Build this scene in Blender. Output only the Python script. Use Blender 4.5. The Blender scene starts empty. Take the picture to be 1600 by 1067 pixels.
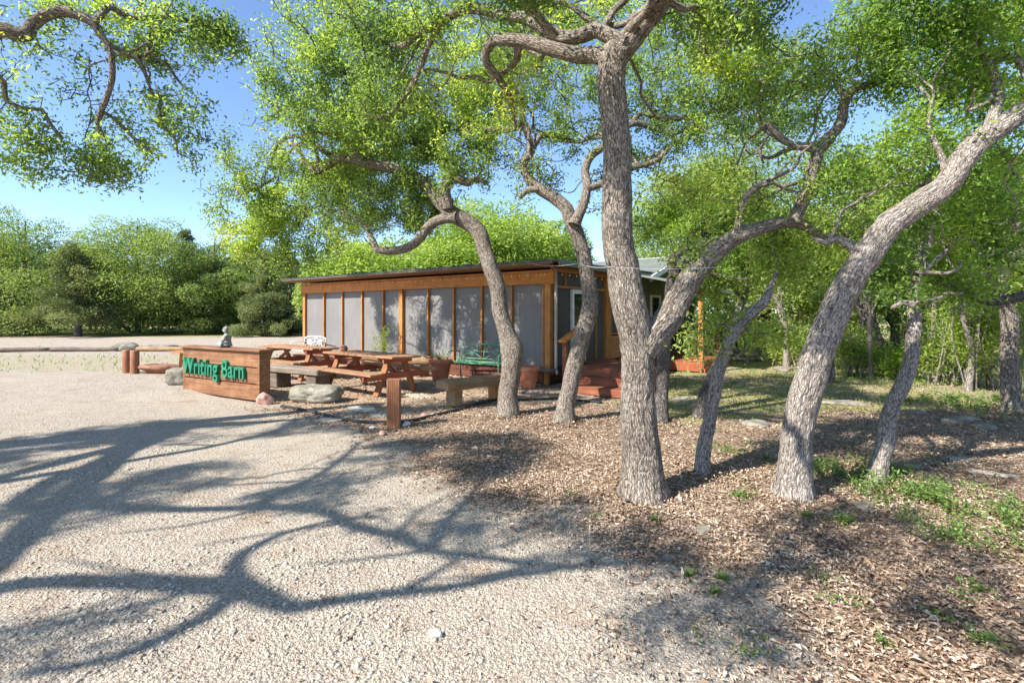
import bpy, bmesh, math, random
import numpy as np
from mathutils import Vector, Matrix

random.seed(7)
rng = np.random.default_rng(11)
sc = bpy.context.scene
col = sc.collection
pi = math.pi

# ------------------------------------------------------------------ camera model
F = 800.0            # focal length in photo pixels (1600 wide)
HZ = 489.0           # horizon row
EYE = 1.6
def P(px, py, Y):
    return np.array([(px - 800.0) / F * Y, Y, EYE - (py - HZ) / F * Y])
def G(px, py):
    Y = EYE * F / (py - HZ)
    return np.array([(px - 800.0) / F * Y, Y, 0.0])

cam_d = bpy.data.cameras.new('camera')
cam = bpy.data.objects.new('camera', cam_d)
col.objects.link(cam)
cam.location = (0, 0, EYE)
cam.rotation_euler = (pi / 2, 0, 0)
cam_d.sensor_width = 36
cam_d.lens = 18
cam_d.shift_y = -44.5 / 1600
cam_d.clip_start = 0.05
cam_d.clip_end = 6000
sc.camera = cam

# ------------------------------------------------------------------ light
ELEV = math.radians(42)
SH = np.array([-0.83, -0.56])
SH /= np.linalg.norm(SH)
SUN = np.array([SH[0] * math.cos(ELEV), SH[1] * math.cos(ELEV), math.sin(ELEV)])
COT = 1 / math.tan(ELEV)
def S(px, py, h):     # the point at height h whose shadow falls on this ground spot
    g = G(px, py)
    return np.array([g[0] + SH[0] * h * COT, g[1] + SH[1] * h * COT, h])

world = bpy.data.worlds.new('World')
sc.world = world
world.use_nodes = True
wn = world.node_tree
bg = wn.nodes['Background']
sky = wn.nodes.new('ShaderNodeTexSky')
sky.sky_type = 'NISHITA'
sky.sun_disc = False
sky.sun_elevation = ELEV
sky.sun_rotation = math.atan2(SH[0], SH[1])
sky.air_density = 0.65
sky.dust_density = 0.15
sky.ozone_density = 3.0
wn.links.new(sky.outputs[0], bg.inputs[0])
bg.inputs[1].default_value = 0.12

sun_d = bpy.data.lights.new('sun', 'SUN')
sun_d.energy = 3.9
sun_d.angle = math.radians(0.53)
sun_d.color = (1.0, 0.95, 0.885)
sun_o = bpy.data.objects.new('sun', sun_d)
col.objects.link(sun_o)
sun_o.rotation_euler = Vector(SUN).to_track_quat('Z', 'Y').to_euler()
sun_o.location = (-10, -5, 20)

sc.view_settings.view_transform = 'Standard'
sc.view_settings.look = 'None'
sc.view_settings.gamma = 1
sc.view_settings.exposure = 1.52
sc.render.engine = 'CYCLES'
sc.cycles.use_denoising = True
sc.cycles.max_bounces = 9
sc.cycles.transparent_max_bounces = 9

# ------------------------------------------------------------------ noise
def _hash(ix, iy, iz, seed):
    h = (ix.astype(np.int64) * 374761393 + iy.astype(np.int64) * 668265263 + iz.astype(np.int64) * 2147483647 + seed * 144665) & 0xffffffff
    h = ((h ^ (h >> 13)) * 1274126177) & 0xffffffff
    h = (h ^ (h >> 16)) & 0xffff
    return h / 65535.0
def vnoise(p, seed=0):
    p = np.asarray(p, float)
    i = np.floor(p)
    f = p - i
    f = f * f * (3 - 2 * f)
    i = i.astype(np.int64)
    out = 0
    for dx in (0, 1):
        for dy in (0, 1):
            for dz in (0, 1):
                w = (f[..., 0] if dx else 1 - f[..., 0]) * (f[..., 1] if dy else 1 - f[..., 1]) * (f[..., 2] if dz else 1 - f[..., 2])
                out = out + w * _hash(i[..., 0] + dx, i[..., 1] + dy, i[..., 2] + dz, seed)
    return out
def fbm(p, seed=0, n=3):
    p = np.asarray(p, float)
    return sum(vnoise(p * 2 ** k, seed + k) / 2 ** k for k in range(n)) / sum(1 / 2 ** k for k in range(n))
def fbm2(x, y, s, seed=0, n=3):
    return fbm(np.stack([x * s, y * s, np.zeros_like(x) + .37], -1), seed, n)

def smooth(a, b, x):
    t = np.clip((x - a) / (b - a), 0, 1)
    return t * t * (3 - 2 * t)

# ------------------------------------------------------------------ object helpers
def tag(o, label=None, cat=None, group=None, kind=None):
    if label: o['label'] = label
    if cat: o['category'] = cat
    if group: o['group'] = group
    if kind: o['kind'] = kind
    return o
def empty(name, loc=(0, 0, 0), rz=0.0, label=None, cat=None, group=None):
    o = bpy.data.objects.new(name, None)
    o.empty_display_size = .2
    col.objects.link(o)
    o.location = [float(v) for v in loc]
    o.rotation_euler = (0, 0, rz)
    return tag(o, label, cat, group)
def link_mesh(name, me, mat, parent=None):
    o = bpy.data.objects.new(name, me)
    col.objects.link(o)
    if mat is not None:
        me.materials.append(mat)
    if parent is not None:
        o.parent = parent
    return o
def np_mesh(name, verts, faces, attrs=None, smooth_shade=False):
    """verts (N,3); faces (M,k) with one k; attrs {name: (N,) or (N,3)}"""
    verts = np.ascontiguousarray(verts, dtype=np.float32)
    faces = np.ascontiguousarray(faces, dtype=np.int32)
    me = bpy.data.meshes.new(name)
    n, m, k = len(verts), len(faces), faces.shape[1]
    me.vertices.add(n)
    me.vertices.foreach_set('co', verts.ravel())
    me.loops.add(m * k)
    me.loops.foreach_set('vertex_index', faces.ravel())
    me.polygons.add(m)
    me.polygons.foreach_set('loop_start', np.arange(0, m * k, k, dtype=np.int32))
    if smooth_shade:
        me.polygons.foreach_set('use_smooth', np.ones(m, dtype=bool))
    for an, av in (attrs or {}).items():
        av = np.ascontiguousarray(av, dtype=np.float32)
        if av.ndim == 1:
            a = me.attributes.new(an, 'FLOAT', 'POINT')
            a.data.foreach_set('value', av)
        else:
            a = me.attributes.new(an, 'FLOAT_VECTOR', 'POINT')
            a.data.foreach_set('vector', av.ravel())
    me.update(calc_edges=True)
    me.validate()
    return me
def copy_tree(o, parent=None):
    c = o.copy()
    col.objects.link(c)
    if parent is not None:
        c.parent = parent
    for ch in list(o.children):
        copy_tree(ch, c)
    return c

class MB:
    """collects shapes, builds them as ONE mesh object"""
    def __init__(self):
        self.bm = bmesh.new()
    def box(self, c, s, rot=None, bev=0.0, taper=None):
        r = bmesh.ops.create_cube(self.bm, size=1.0)
        vs = r['verts']
        M = Matrix.Translation(c) @ ((rot if rot is not None else Matrix()).to_4x4())
        for v in vs:
            x, y, z = v.co.x * s[0], v.co.y * s[1], v.co.z * s[2]
            if taper and v.co.z > 0:
                x *= taper; y *= taper
            v.co = M @ Vector((x, y, z))
        if bev > 0:
            es = list({e for v in vs for e in v.link_edges})
            bmesh.ops.bevel(self.bm, geom=es, offset=bev, segments=1, affect='EDGES', profile=.5)
        return self
    def span(self, a, b, w, h, bev=0.0, up=(0, 0, 1)):
        """a board from a to b, w wide (sideways), h high"""
        a, b = Vector(a), Vector(b)
        x = (b - a).normalized()
        y = Vector(up).cross(x)
        if y.length < 1e-4:
            y = Vector((0, 1, 0))
        y.normalize()
        z = x.cross(y)
        R = Matrix((x, y, z)).transposed()
        return self.box((a + b) / 2, ((b - a).length, w, h), R, bev)
    def tube(self, pts, r, n=8, cap=True):
        pts = [Vector(p) for p in pts]
        rs = r if isinstance(r, (list, tuple)) else [r] * len(pts)
        rings = []
        ref = None
        for i, p in enumerate(pts):
            d = (pts[min(i + 1, len(pts) - 1)] - pts[max(i - 1, 0)]).normalized()
            if ref is None:
                ref = d.orthogonal().normalized()
            ref = (ref - d * ref.dot(d)).normalized()
            b = d.cross(ref)
            rings.append([self.bm.verts.new(p + (ref * math.cos(2 * pi * k / n) + b * math.sin(2 * pi * k / n)) * rs[i]) for k in range(n)])
        for a, b in zip(rings, rings[1:]):
            for k in range(n):
                f = self.bm.faces.new((a[k], a[(k + 1) % n], b[(k + 1) % n], b[k]))
                f.smooth = n > 5
        if cap:
            self.bm.faces.new(list(reversed(rings[0])))
            self.bm.faces.new(rings[-1])
        return self
    def lathe(self, prof, n=24, c=(0, 0, 0)):
        c = Vector(c)
        rings = []
        for r, z in prof:
            rings.append([self.bm.verts.new(c + Vector((r * math.cos(2 * pi * k / n), r * math.sin(2 * pi * k / n), z))) for k in range(n)])
        for a, b in zip(rings, rings[1:]):
            for k in range(n):
                f = self.bm.faces.new((a[k], a[(k + 1) % n], b[(k + 1) % n], b[k]))
                f.smooth = True
        self.bm.faces.new(list(reversed(rings[0])))
        self.bm.faces.new(rings[-1])
        return self
    def prism(self, poly, z0, z1):
        lo = [self.bm.verts.new((x, y, z0)) for x, y in poly]
        hi = [self.bm.verts.new((x, y, z1)) for x, y in poly]
        n = len(poly)
        self.bm.faces.new(list(reversed(lo)))
        self.bm.faces.new(hi)
        for k in range(n):
            self.bm.faces.new((lo[k], lo[(k + 1) % n], hi[(k + 1) % n], hi[k]))
        return self
    def ball(self, c, s, sub=2):
        r = bmesh.ops.create_icosphere(self.bm, subdivisions=sub, radius=1)
        for v in r['verts']:
            v.co = Vector((v.co.x * s[0] + c[0], v.co.y * s[1] + c[1], v.co.z * s[2] + c[2]))
        for v in r['verts']:
            for f in v.link_faces:
                f.smooth = True
        return self
    def build(self, name, mat, parent=None):
        bmesh.ops.recalc_face_normals(self.bm, faces=self.bm.faces)
        me = bpy.data.meshes.new(name)
        self.bm.to_mesh(me)
        self.bm.free()
        return link_mesh(name, me, mat, parent)

# ------------------------------------------------------------------ materials
class NT:
    def __init__(self, name):
        self.m = bpy.data.materials.new(name)
        self.m.use_nodes = True
        self.t = self.m.node_tree
        self.b = self.t.nodes['Principled BSDF']
        self.out = self.t.nodes['Material Output']
    def n(self, typ, **kw):
        nd = self.t.nodes.new('ShaderNode' + typ)
        for k, v in kw.items():
            setattr(nd, k, v)
        return nd
    def l(self, a, b):
        self.t.links.new(a, b)
    def coords(self, scale=(1, 1, 1), src='Object', attr=None):
        if attr:
            a = self.n('Attribute', attribute_name=attr)
            o = a.outputs['Vector']
        else:
            o = self.n('TexCoord').outputs[src]
        mp = self.n('Mapping')
        mp.inputs['Scale'].default_value = scale
        self.l(o, mp.inputs['Vector'])
        return mp.outputs[0]
    def noise(self, vec, scale, detail=4, rough=.55, dist=0.0):
        t = self.n('TexNoise')
        t.inputs['Scale'].default_value = scale
        t.inputs['Detail'].default_value = detail
        t.inputs['Roughness'].default_value = rough
        t.inputs['Distortion'].default_value = dist
        self.l(vec, t.inputs['Vector'])
        return t
    def voro(self, vec, scale, feature='F1', rnd=1.0):
        t = self.n('TexVoronoi', feature=feature)
        t.inputs['Scale'].default_value = scale
        t.inputs['Randomness'].default_value = rnd
        self.l(vec, t.inputs['Vector'])
        return t
    def ramp(self, fac, stops):
        r = self.n('ValToRGB')
        e = r.color_ramp.elements
        while len(e) < len(stops):
            e.new(.5)
        for el, (p, c) in zip(e, stops):
            el.position = p
            el.color = (c[0], c[1], c[2], 1) if isinstance(c, (tuple, list)) else (c, c, c, 1)
        self.l(fac, r.inputs[0])
        return r.outputs[0]
    def mix(self, fac, a, b, mode='MIX'):
        m = self.n('MixRGB', blend_type=mode)
        for sock, v in ((m.inputs[0], fac), (m.inputs[1], a), (m.inputs[2], b)):
            if hasattr(v, 'links') or hasattr(v, 'is_linked'):
                self.l(v, sock)
            elif isinstance(v, (tuple, list)):
                sock.default_value = (v[0], v[1], v[2], 1)
            else:
                sock.default_value = v if sock.type == 'VALUE' else (v, v, v, 1)
        return m.outputs[0]
    def math(self, op, a, b=0.0):
        m = self.n('Math', operation=op)
        for sock, v in ((m.inputs[0], a), (m.inputs[1], b)):
            if hasattr(v, 'is_linked'):
                self.l(v, sock)
            else:
                sock.default_value = v
        return m.outputs[0]
    def bump(self, h, strength=.5, dist=.02, prev=None):
        b = self.n('Bump')
        b.inputs['Strength'].default_value = strength
        b.inputs['Distance'].default_value = dist
        self.l(h, b.inputs['Height'])
        if prev is not None:
            self.l(prev, b.inputs['Normal'])
        return b.outputs[0]
    def done(self, colr=None, rough=.7, normal=None, metal=0.0, spec=.3):
        if colr is not None:
            if hasattr(colr, 'is_linked'):
                self.l(colr, self.b.inputs['Base Color'])
            else:
                self.b.inputs['Base Color'].default_value = (*colr, 1)
        if hasattr(rough, 'is_linked'):
            self.l(rough, self.b.inputs['Roughness'])
        else:
            self.b.inputs['Roughness'].default_value = rough
        self.b.inputs['Metallic'].default_value = metal
        self.b.inputs['Specular IOR Level'].default_value = spec
        if normal is not None:
            self.l(normal, self.b.inputs['Normal'])
        return self.m

def wood(name, dark, mid, light, axis=0, scale=1.0, rough=.65, bump=.35):
    m = NT(name)
    s = [14 * scale] * 3
    s[axis] = 1.1 * scale
    v = m.coords(tuple(s))
    g = m.noise(v, 2.2, 6, .62, .8)
    s2 = [1.6, 1.6, 1.6]
    v2 = m.coords(tuple(s2))
    blot = m.noise(v2, 2.4, 3)
    f = m.math('ADD', m.math('MULTIPLY', g.outputs['Fac'], .65), m.math('MULTIPLY', blot.outputs['Fac'], .35))
    c = m.ramp(f, [(.28, dark), (.5, mid), (.72, light)])
    return m.done(c, rough, m.bump(g.outputs['Fac'], bump, .006))
def plain(name, a, b, scale=6, rough=.6, metal=0.0, bump=.1, spec=.3):
    m = NT(name)
    v = m.coords()
    g = m.noise(v, scale, 5, .6)
    return m.done(m.ramp(g.outputs['Fac'], [(.3, a), (.7, b)]), rough, m.bump(g.outputs['Fac'], bump, .01), metal, spec)

def bark_mat(name, dark, mid, light, sc_=1.0):
    m = NT(name)
    v = m.coords((1, 1, 1), attr='bark')
    def warp(src, fr, amt):
        w = m.noise(src, fr, 3)
        sub = m.n('VectorMath', operation='SUBTRACT'); sub.inputs[1].default_value = (.5, .5, .5)
        m.l(w.outputs['Color'], sub.inputs[0])
        scl = m.n('VectorMath', operation='SCALE'); scl.inputs['Scale'].default_value = amt
        m.l(sub.outputs[0], scl.inputs[0])
        ad = m.n('VectorMath', operation='ADD')
        m.l(src, ad.inputs[0]); m.l(scl.outputs[0], ad.inputs[1])
        return ad.outputs[0]
    wv = warp(warp(v, 7 * sc_, .055), 26 * sc_, .022)
    mp = m.n('Mapping')
    mp.inputs['Scale'].default_value = (60 * sc_, 60 * sc_, 12.5 * sc_)
    m.l(wv, mp.inputs['Vector'])
    vo = m.voro(mp.outputs[0], 1.0, 'DISTANCE_TO_EDGE')
    crack = m.ramp(vo.outputs['Distance'], [(0.0, 0.0), (.08, .35), (.28, 1.0)])
    mp2 = m.n('Mapping')
    mp2.inputs['Scale'].default_value = (90 * sc_, 90 * sc_, 10 * sc_)
    m.l(wv, mp2.inputs['Vector'])
    rg = m.noise(mp2.outputs[0], .62, 4, .65)
    ridge = m.ramp(rg.outputs['Fac'], [(.36, 0.0), (.58, 1.0)])
    fine = m.noise(m.coords((60, 60, 30), attr='bark'), 2.2, 5, .7)
    big = m.noise(m.coords((3, 3, 1.3), attr='bark'), 1.7, 4, .6)
    f = m.math('ADD', m.math('MULTIPLY', fine.outputs['Fac'], .55), m.math('MULTIPLY', big.outputs['Fac'], .45))
    c = m.ramp(f, [(.33, mid), (.64, light)])
    cav = m.math('MULTIPLY', m.math('ADD', m.math('MULTIPLY', crack, .75), .25), m.math('ADD', m.math('MULTIPLY', ridge, .62), .38))
    c = m.mix(m.ramp(cav, [(.15, 0.0), (.68, 1.0)]), dark, c)
    lich = m.noise(m.coords((9, 9, 6), attr='bark'), 1.4, 5, .7)
    c = m.mix(m.ramp(lich.outputs['Fac'], [(.58, 0.0), (.70, .5)]), c, (.42, .42, .39))
    h = m.math('ADD', cav, m.math('MULTIPLY', fine.outputs['Fac'], .3))
    return m.done(c, .95, m.bump(h, .8, .018), 0, .1)

def leaf_mat(name, stops, trans=.42):
    m = NT(name)
    a = m.n('Attribute', attribute_name='tint')
    c = m.ramp(a.outputs['Fac'], stops)
    m.done(c, .48, None, 0, .35)
    tr = m.n('BsdfTranslucent')
    bright = m.mix(1.0, c, (1.7, 1.75, .8), 'MULTIPLY')
    m.l(bright, tr.inputs['Color'])
    mx = m.n('MixShader')
    mx.inputs[0].default_value = trans
    m.l(m.b.outputs[0], mx.inputs[1]); m.l(tr.outputs[0], mx.inputs[2])
    m.l(mx.outputs[0], m.out.inputs['Surface'])
    return m.m

M = {}
M['bark'] = bark_mat('oak_bark', (.045, .034, .025), (.235, .19, .15), (.44, .375, .305))
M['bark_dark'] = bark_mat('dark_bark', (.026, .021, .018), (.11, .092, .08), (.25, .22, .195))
M['bark_pale'] = bark_mat('pale_bark', (.06, .048, .038), (.315, .266, .22), (.55, .482, .41), 1.1)
M['leaf_oak'] = leaf_mat('oak_leaves', [(0, (.08, .14, .05)), (.4, (.205, .28, .085)), (.72, (.31, .41, .10)), (1, (.47, .49, .12))], .58)
M['leaf_near'] = leaf_mat('near_leaves', [(0, (.07, .15, .035)), (.45, (.215, .31, .075)), (.8, (.32, .45, .085)), (1, (.46, .51, .11))], .58)
M['leaf_far'] = leaf_mat('woodland_leaves', [(0, (.065, .10, .04)), (.5, (.17, .235, .08)), (1, (.32, .39, .125))], .45)
M['leaf_lime'] = leaf_mat('lime_leaves', [(0, (.12, .19, .04)), (.5, (.26, .36, .075)), (1, (.45, .51, .16))], .45)
M['leaf_cedar'] = leaf_mat('cedar_leaves', [(0, (.06, .085, .042)), (.5, (.135, .17, .075)), (1, (.24, .265, .115))], .35)
M['leaf_weed'] = leaf_mat('weed_leaves', [(0, (.07, .125, .035)), (.5, (.15, .235, .06)), (1, (.28, .34, .11))], .4)
M['orange_x'] = wood('stained_cedar_x', (.27, .088, .022), (.48, .18, .04), (.62, .28, .075), 0)
M['orange_z'] = wood('stained_cedar_z', (.22, .08, .022), (.40, .165, .045), (.55, .27, .09), 2)
M['red_x'] = wood('redwood_x', (.12, .036, .018), (.22, .068, .032), (.34, .135, .068), 0)
M['red_y'] = wood('redwood_y', (.17, .045, .022), (.31, .085, .04), (.45, .16, .08), 1)
M['sign_wood'] = wood('sign_boards', (.08, .032, .014), (.20, .09, .04), (.37, .195, .09), 0, .8)
M['table_wood'] = wood('picnic_boards', (.15, .068, .03), (.29, .155, .076), (.45, .305, .185), 0, 1.2)
M['table_leg'] = wood('picnic_frame', (.13, .045, .016), (.24, .09, .032), (.36, .16, .065), 2)
M['weathered'] = wood('weathered_boards', (.10, .075, .055), (.21, .165, .125), (.36, .30, .24), 0, 1.0, .85, .7)
M['log'] = wood('split_log', (.13, .07, .032), (.27, .165, .085), (.42, .29, .17), 0, 1.0, .8, .8)
M['post_wood'] = wood('post_wood', (.14, .052, .024), (.27, .115, .055), (.38, .19, .10), 2, 1.4)
M['old_log'] = wood('old_log', (.06, .045, .036), (.15, .115, .09), (.27, .22, .18), 0, .8, .9, .9)
M['roof_green'] = plain('green_metal_roof', (.045, .065, .045), (.085, .105, .075), 3, .45, .3)
M['gutter'] = plain('brown_gutter', (.20, .12, .085), (.28, .175, .125), 5, .5)
M['soffit'] = plain('soffit_board', (.20, .10, .05), (.28, .15, .08), 6, .8)
M['white'] = plain('white_paint', (.62, .62, .60), (.74, .74, .71), 8, .5)
M['pale_metal'] = plain('pale_metal_roof', (.15, .165, .15), (.22, .24, .215), 2.5, .45, .2)
M['downpipe'] = plain('pale_downpipe', (.40, .33, .29), (.50, .42, .37), 5, .5)
M['skirt'] = wood('skirt_boards', (.06, .02, .013), (.11, .038, .024), (.18, .07, .042), 0)
M['siding_orange'] = wood('orange_siding', (.30, .12, .05), (.46, .20, .085), (.58, .30, .14), 1)
M['glass'] = plain('dark_glass', (.02, .022, .024), (.035, .037, .04), 2, .06, 0, .0, .6)
M['green_metal'] = plain('green_paint', (.10, .27, .14), (.16, .36, .20), 30, .45)
M['white_metal'] = plain('white_metal_paint', (.66, .66, .64), (.78, .78, .76), 30, .45)
M['letters'] = plain('green_letters', (.010, .125, .065), (.022, .215, .115), 9, .5)
M['black_iron'] = plain('black_iron', (.012, .012, .013), (.03, .03, .03), 20, .5)
M['rubber'] = plain('black_rubber', (.014, .014, .015), (.035, .034, .033), 20, .7)
M['statue'] = plain('cast_stone', (.19, .195, .17), (.33, .335, .30), 22, .9, 0, .5)
M['flag'] = plain('flagstone', (.30, .27, .215), (.44, .405, .335), 5, .9, 0, .5)
M['pink_stone'] = plain('pink_stone', (.42, .19, .13), (.58, .36, .29), 14, .8, 0, .5)
M['white_stone'] = plain('white_stone', (.50, .49, .46), (.68, .66, .62), 12, .8, 0, .5)
M['red_rock'] = plain('red_rock', (.16, .07, .04), (.33, .16, .10), 6, .9, 0, .6)
def rock_mat():
    m = NT('grey_limestone')
    v = m.coords()
    a = m.noise(v, 3.0, 6, .65)
    b = m.noise(v, 26, 5, .7)
    f = m.math('ADD', m.math('MULTIPLY', a.outputs['Fac'], .65), m.math('MULTIPLY', b.outputs['Fac'], .35))
    c = m.ramp(f, [(.32, (.07, .065, .05)), (.47, (.20, .185, .14)), (.62, (.36, .33, .27)), (.75, (.46, .43, .37))])
    return m.done(c, .95, m.bump(f, .8, .03), 0, .1)
M['rock'] = rock_mat()
def screen_mat():
    m = NT('grey_insect_screen')
    v = m.coords()
    a = m.noise(v, 1.1, 3)
    b = m.noise(m.coords((1, 1, .25)), 9, 4)
    f = m.math('ADD', m.math('MULTIPLY', a.outputs['Fac'], .6), m.math('MULTIPLY', b.outputs['Fac'], .4))
    w = m.noise(v, 420, 1)
    return m.done(m.ramp(f, [(.3, (.145, .138, .129)), (.7, (.20, .19, .178))]), .62, m.bump(w.outputs['Fac'], .25, .002), 0, .35)
M['screen'] = screen_mat()
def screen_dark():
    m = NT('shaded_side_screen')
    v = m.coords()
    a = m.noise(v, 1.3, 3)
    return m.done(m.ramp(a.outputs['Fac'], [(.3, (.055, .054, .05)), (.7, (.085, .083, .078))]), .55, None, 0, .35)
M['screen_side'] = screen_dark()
def terracotta():
    m = NT('terracotta')
    v = m.coords()
    a = m.noise(v, 5, 5, .6)
    return m.done(m.ramp(a.outputs['Fac'], [(.3, (.33, .115, .06)), (.55, (.47, .18, .10)), (.75, (.55, .27, .17))]), .8, m.bump(a.outputs['Fac'], .2, .01), 0, .2)
M['terracotta'] = terracotta()
def siding():
    m = NT('green_siding')
    tc = m.n('TexCoord')
    sp = m.n('SeparateXYZ')
    m.l(tc.outputs['Object'], sp.inputs[0])
    fr = m.math('FRACT', m.math('MULTIPLY', sp.outputs['Z'], 6.2))
    h = m.ramp(fr, [(0, 0.0), (.1, 1.0), (1, .55)])
    a = m.noise(tc.outputs['Object'], 5, 4)
    return m.done(m.ramp(a.outputs['Fac'], [(.3, (.105, .125, .085)), (.7, (.15, .17, .12))]), .6, m.bump(h, .8, .02), 0, .3)
M['siding'] = siding()
def bulb():
    m = NT('warm_bulb')
    m.b.inputs['Emission Color'].default_value = (1, .55, .2, 1)
    m.b.inputs['Emission Strength'].default_value = .12
    return m.done((.6, .36, .16), .3)
M['bulb'] = bulb()
def stone_mat():
    m = NT('gravel_stone')
    a = m.n('Attribute', attribute_name='tint')
    c = m.ramp(a.outputs['Fac'], [(0, (.17, .138, .108)), (.35, (.37, .318, .25)), (.8, (.49, .435, .355)), (1, (.59, .545, .465))])
    n = m.noise(m.coords(), 70, 3)
    return m.done(c, .95, m.bump(n.outputs['Fac'], .5, .004), 0, .1)
M['gravel_stone'] = stone_mat()
def litter_mat():
    m = NT('dry_oak_leaves')
    a = m.n('Attribute', attribute_name='tint')
    c = m.ramp(a.outputs['Fac'], [(0, (.095, .058, .037)), (.3, (.255, .168, .108)), (.65, (.455, .335, .235)), (1, (.60, .49, .375))])
    return m.done(c, .75, None, 0, .25)
M['litter'] = litter_mat()

# ------------------------------------------------------------------ leaves
def unit(a):
    return a / np.maximum(np.linalg.norm(a, axis=-1, keepdims=True), 1e-9)
def leaf_arrays(c, length, width, tint, up=.5, axis=None, fold=.25):
    """one folded leaf per centre"""
    n = len(c)
    nrm = rng.normal(size=(n, 3))
    nrm[:, 2] = np.abs(nrm[:, 2]) * (1 + up) + up * .6
    nrm = unit(nrm)
    ax = rng.normal(size=(n, 3)) if axis is None else axis + rng.normal(size=(n, 3)) * .35
    ax = unit(ax - nrm * (ax * nrm).sum(1, keepdims=True))
    sd = np.cross(nrm, ax)
    L = (np.broadcast_to(length, (n,)) * np.clip(np.exp(rng.normal(size=n) * .3), .45, 1.9))[:, None]
    W = (np.broadcast_to(width, (n,)) * rng.uniform(.75, 1.2, n))[:, None]
    lift = nrm * W * fold
    v = np.empty((n, 4, 3))
    v[:, 0] = c - ax * L * .5
    v[:, 1] = c + sd * W * .5 + lift + ax * L * .06
    v[:, 2] = c + ax * L * .5 - nrm * L * .08
    v[:, 3] = c - sd * W * .5 + lift + ax * L * .06
    base = np.arange(n)[:, None] * 4
    f = np.concatenate([base + np.array([0, 1, 2]), base + np.array([0, 2, 3])], 1).reshape(-1, 3)
    return v.reshape(-1, 3), f, np.repeat(np.clip(tint, 0, 1), 4)
def leaf_mesh(name, c, length, width, tint, up=.5, axis=None, fold=.25):
    v, f, t = leaf_arrays(c, length, width, tint, up, axis, fold)
    return np_mesh(name, v, f, {'tint': t})

# ------------------------------------------------------------------ tubes
class Tubes:
    def __init__(self):
        self.v, self.f, self.b, self.n, self.off = [], [], [], 0, 0.0
    def add(self, pts, rad, sides=8, rough=0.0, flare=0.0, seed=0):
        pts = np.asarray(pts, float); rad = np.asarray(rad, float)
        m = len(pts)
        if m < 2:
            return
        d = np.empty_like(pts)
        d[1:-1] = pts[2:] - pts[:-2]; d[0] = pts[1] - pts[0]; d[-1] = pts[-1] - pts[-2]
        d = unit(d)
        ref = np.cross(d[0], [0.3, .9, .1]); ref /= np.linalg.norm(ref) + 1e-9
        fr = np.empty_like(pts)
        for i in range(m):
            ref = ref - d[i] * ref.dot(d[i]); ref /= np.linalg.norm(ref) + 1e-9
            fr[i] = ref
        bi = np.cross(d, fr)
        s = np.concatenate([[0], np.cumsum(np.linalg.norm(np.diff(pts, axis=0), axis=1))]) + self.off
        self.off += 3.17
        a = np.arange(sides) * 2 * pi / sides
        ca, sa = np.cos(a), np.sin(a)
        R = np.repeat(rad[:, None], sides, 1)
        bk = np.stack([R * ca, R * sa, np.repeat(s[:, None], sides, 1)], -1)
        if flare > 0:
            hgt = np.maximum(pts[:, 2:3], 0)
            lob = 1 + .38 * np.cos(3 * a + seed) * .6 + .3 * np.cos(5 * a + 2.1 * seed) * .6
            R = R * (1 + flare * np.exp(-hgt / .13) * lob[None])
        if rough > 0:
            lump = fbm(bk * np.array([5, 5, 2.2]) + seed * 3.1, 5, 3) - .5
            R = R * (1 + .2 * lump * min(1, rough * 1.2))
            if sides >= 24:
                rid = np.abs(fbm(bk * np.array([26, 26, 8]) + seed, 9, 2) - .5) * 2
                R = R + (rid - .3) * .016 * rough
        V = pts[:, None] + R[..., None] * (fr[:, None] * ca[None, :, None] + bi[:, None] * sa[None, :, None])
        i = np.arange(m - 1)[:, None] * sides
        k = np.arange(sides)[None]
        k2 = (k + 1) % sides
        q = np.stack([i + k, i + k2, i + sides + k2, i + sides + k], -1).reshape(-1, 4) + self.n
        self.v.append(V.reshape(-1, 3)); self.b.append(bk.reshape(-1, 3)); self.f.append(q)
        self.n += m * sides
        # closed tip
        tip = pts[-1] + d[-1] * rad[-1] * .4
        self.v.append(tip[None]); self.b.append(np.array([[0, 0, s[-1]]]))
        last = self.n - sides
        tq = np.stack([last + np.arange(sides), last + (np.arange(sides) + 1) % sides, np.full(sides, self.n), np.full(sides, self.n)], -1)
        self.tri = getattr(self, 'tri', [])
        self.tri.append(tq[:, :3])
        self.n += 1
    def arrays(self):
        v = np.concatenate(self.v); b = np.concatenate(self.b); q = np.concatenate(self.f); t = np.concatenate(self.tri)
        return v, np.concatenate([np.concatenate([q[:, [0, 1, 2]], q[:, [0, 2, 3]]]), t]), b
    def build(self, name, mat, parent):
        v, allf, b = self.arrays()
        me = np_mesh(name, v, allf, {'bark': b}, True)
        return link_mesh(name, me, mat, parent)

def spline(pts, step):
    """Catmull-Rom through rows (x,y,z,r), resampled at about step"""
    p = np.asarray(pts, float)
    if len(p) < 2:
        return p
    ext = np.vstack([2 * p[0] - p[1], p, 2 * p[-1] - p[-2]])
    out = []
    for i in range(1, len(ext) - 2):
        a, b, c, d = ext[i - 1], ext[i], ext[i + 1], ext[i + 2]
        L = np.linalg.norm(c[:3] - b[:3])
        n = max(2, int(math.ceil(L / step)))
        for t in np.linspace(0, 1, n, endpoint=False):
            out.append(.5 * ((2 * b) + (-a + c) * t + (2 * a - 5 * b + 4 * c - d) * t * t + (-a + 3 * b - 3 * c + d) * t ** 3))
    out.append(ext[-2])
    o = np.array(out)
    o[:, 3] = np.maximum(o[:, 3], .004)
    return o

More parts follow.
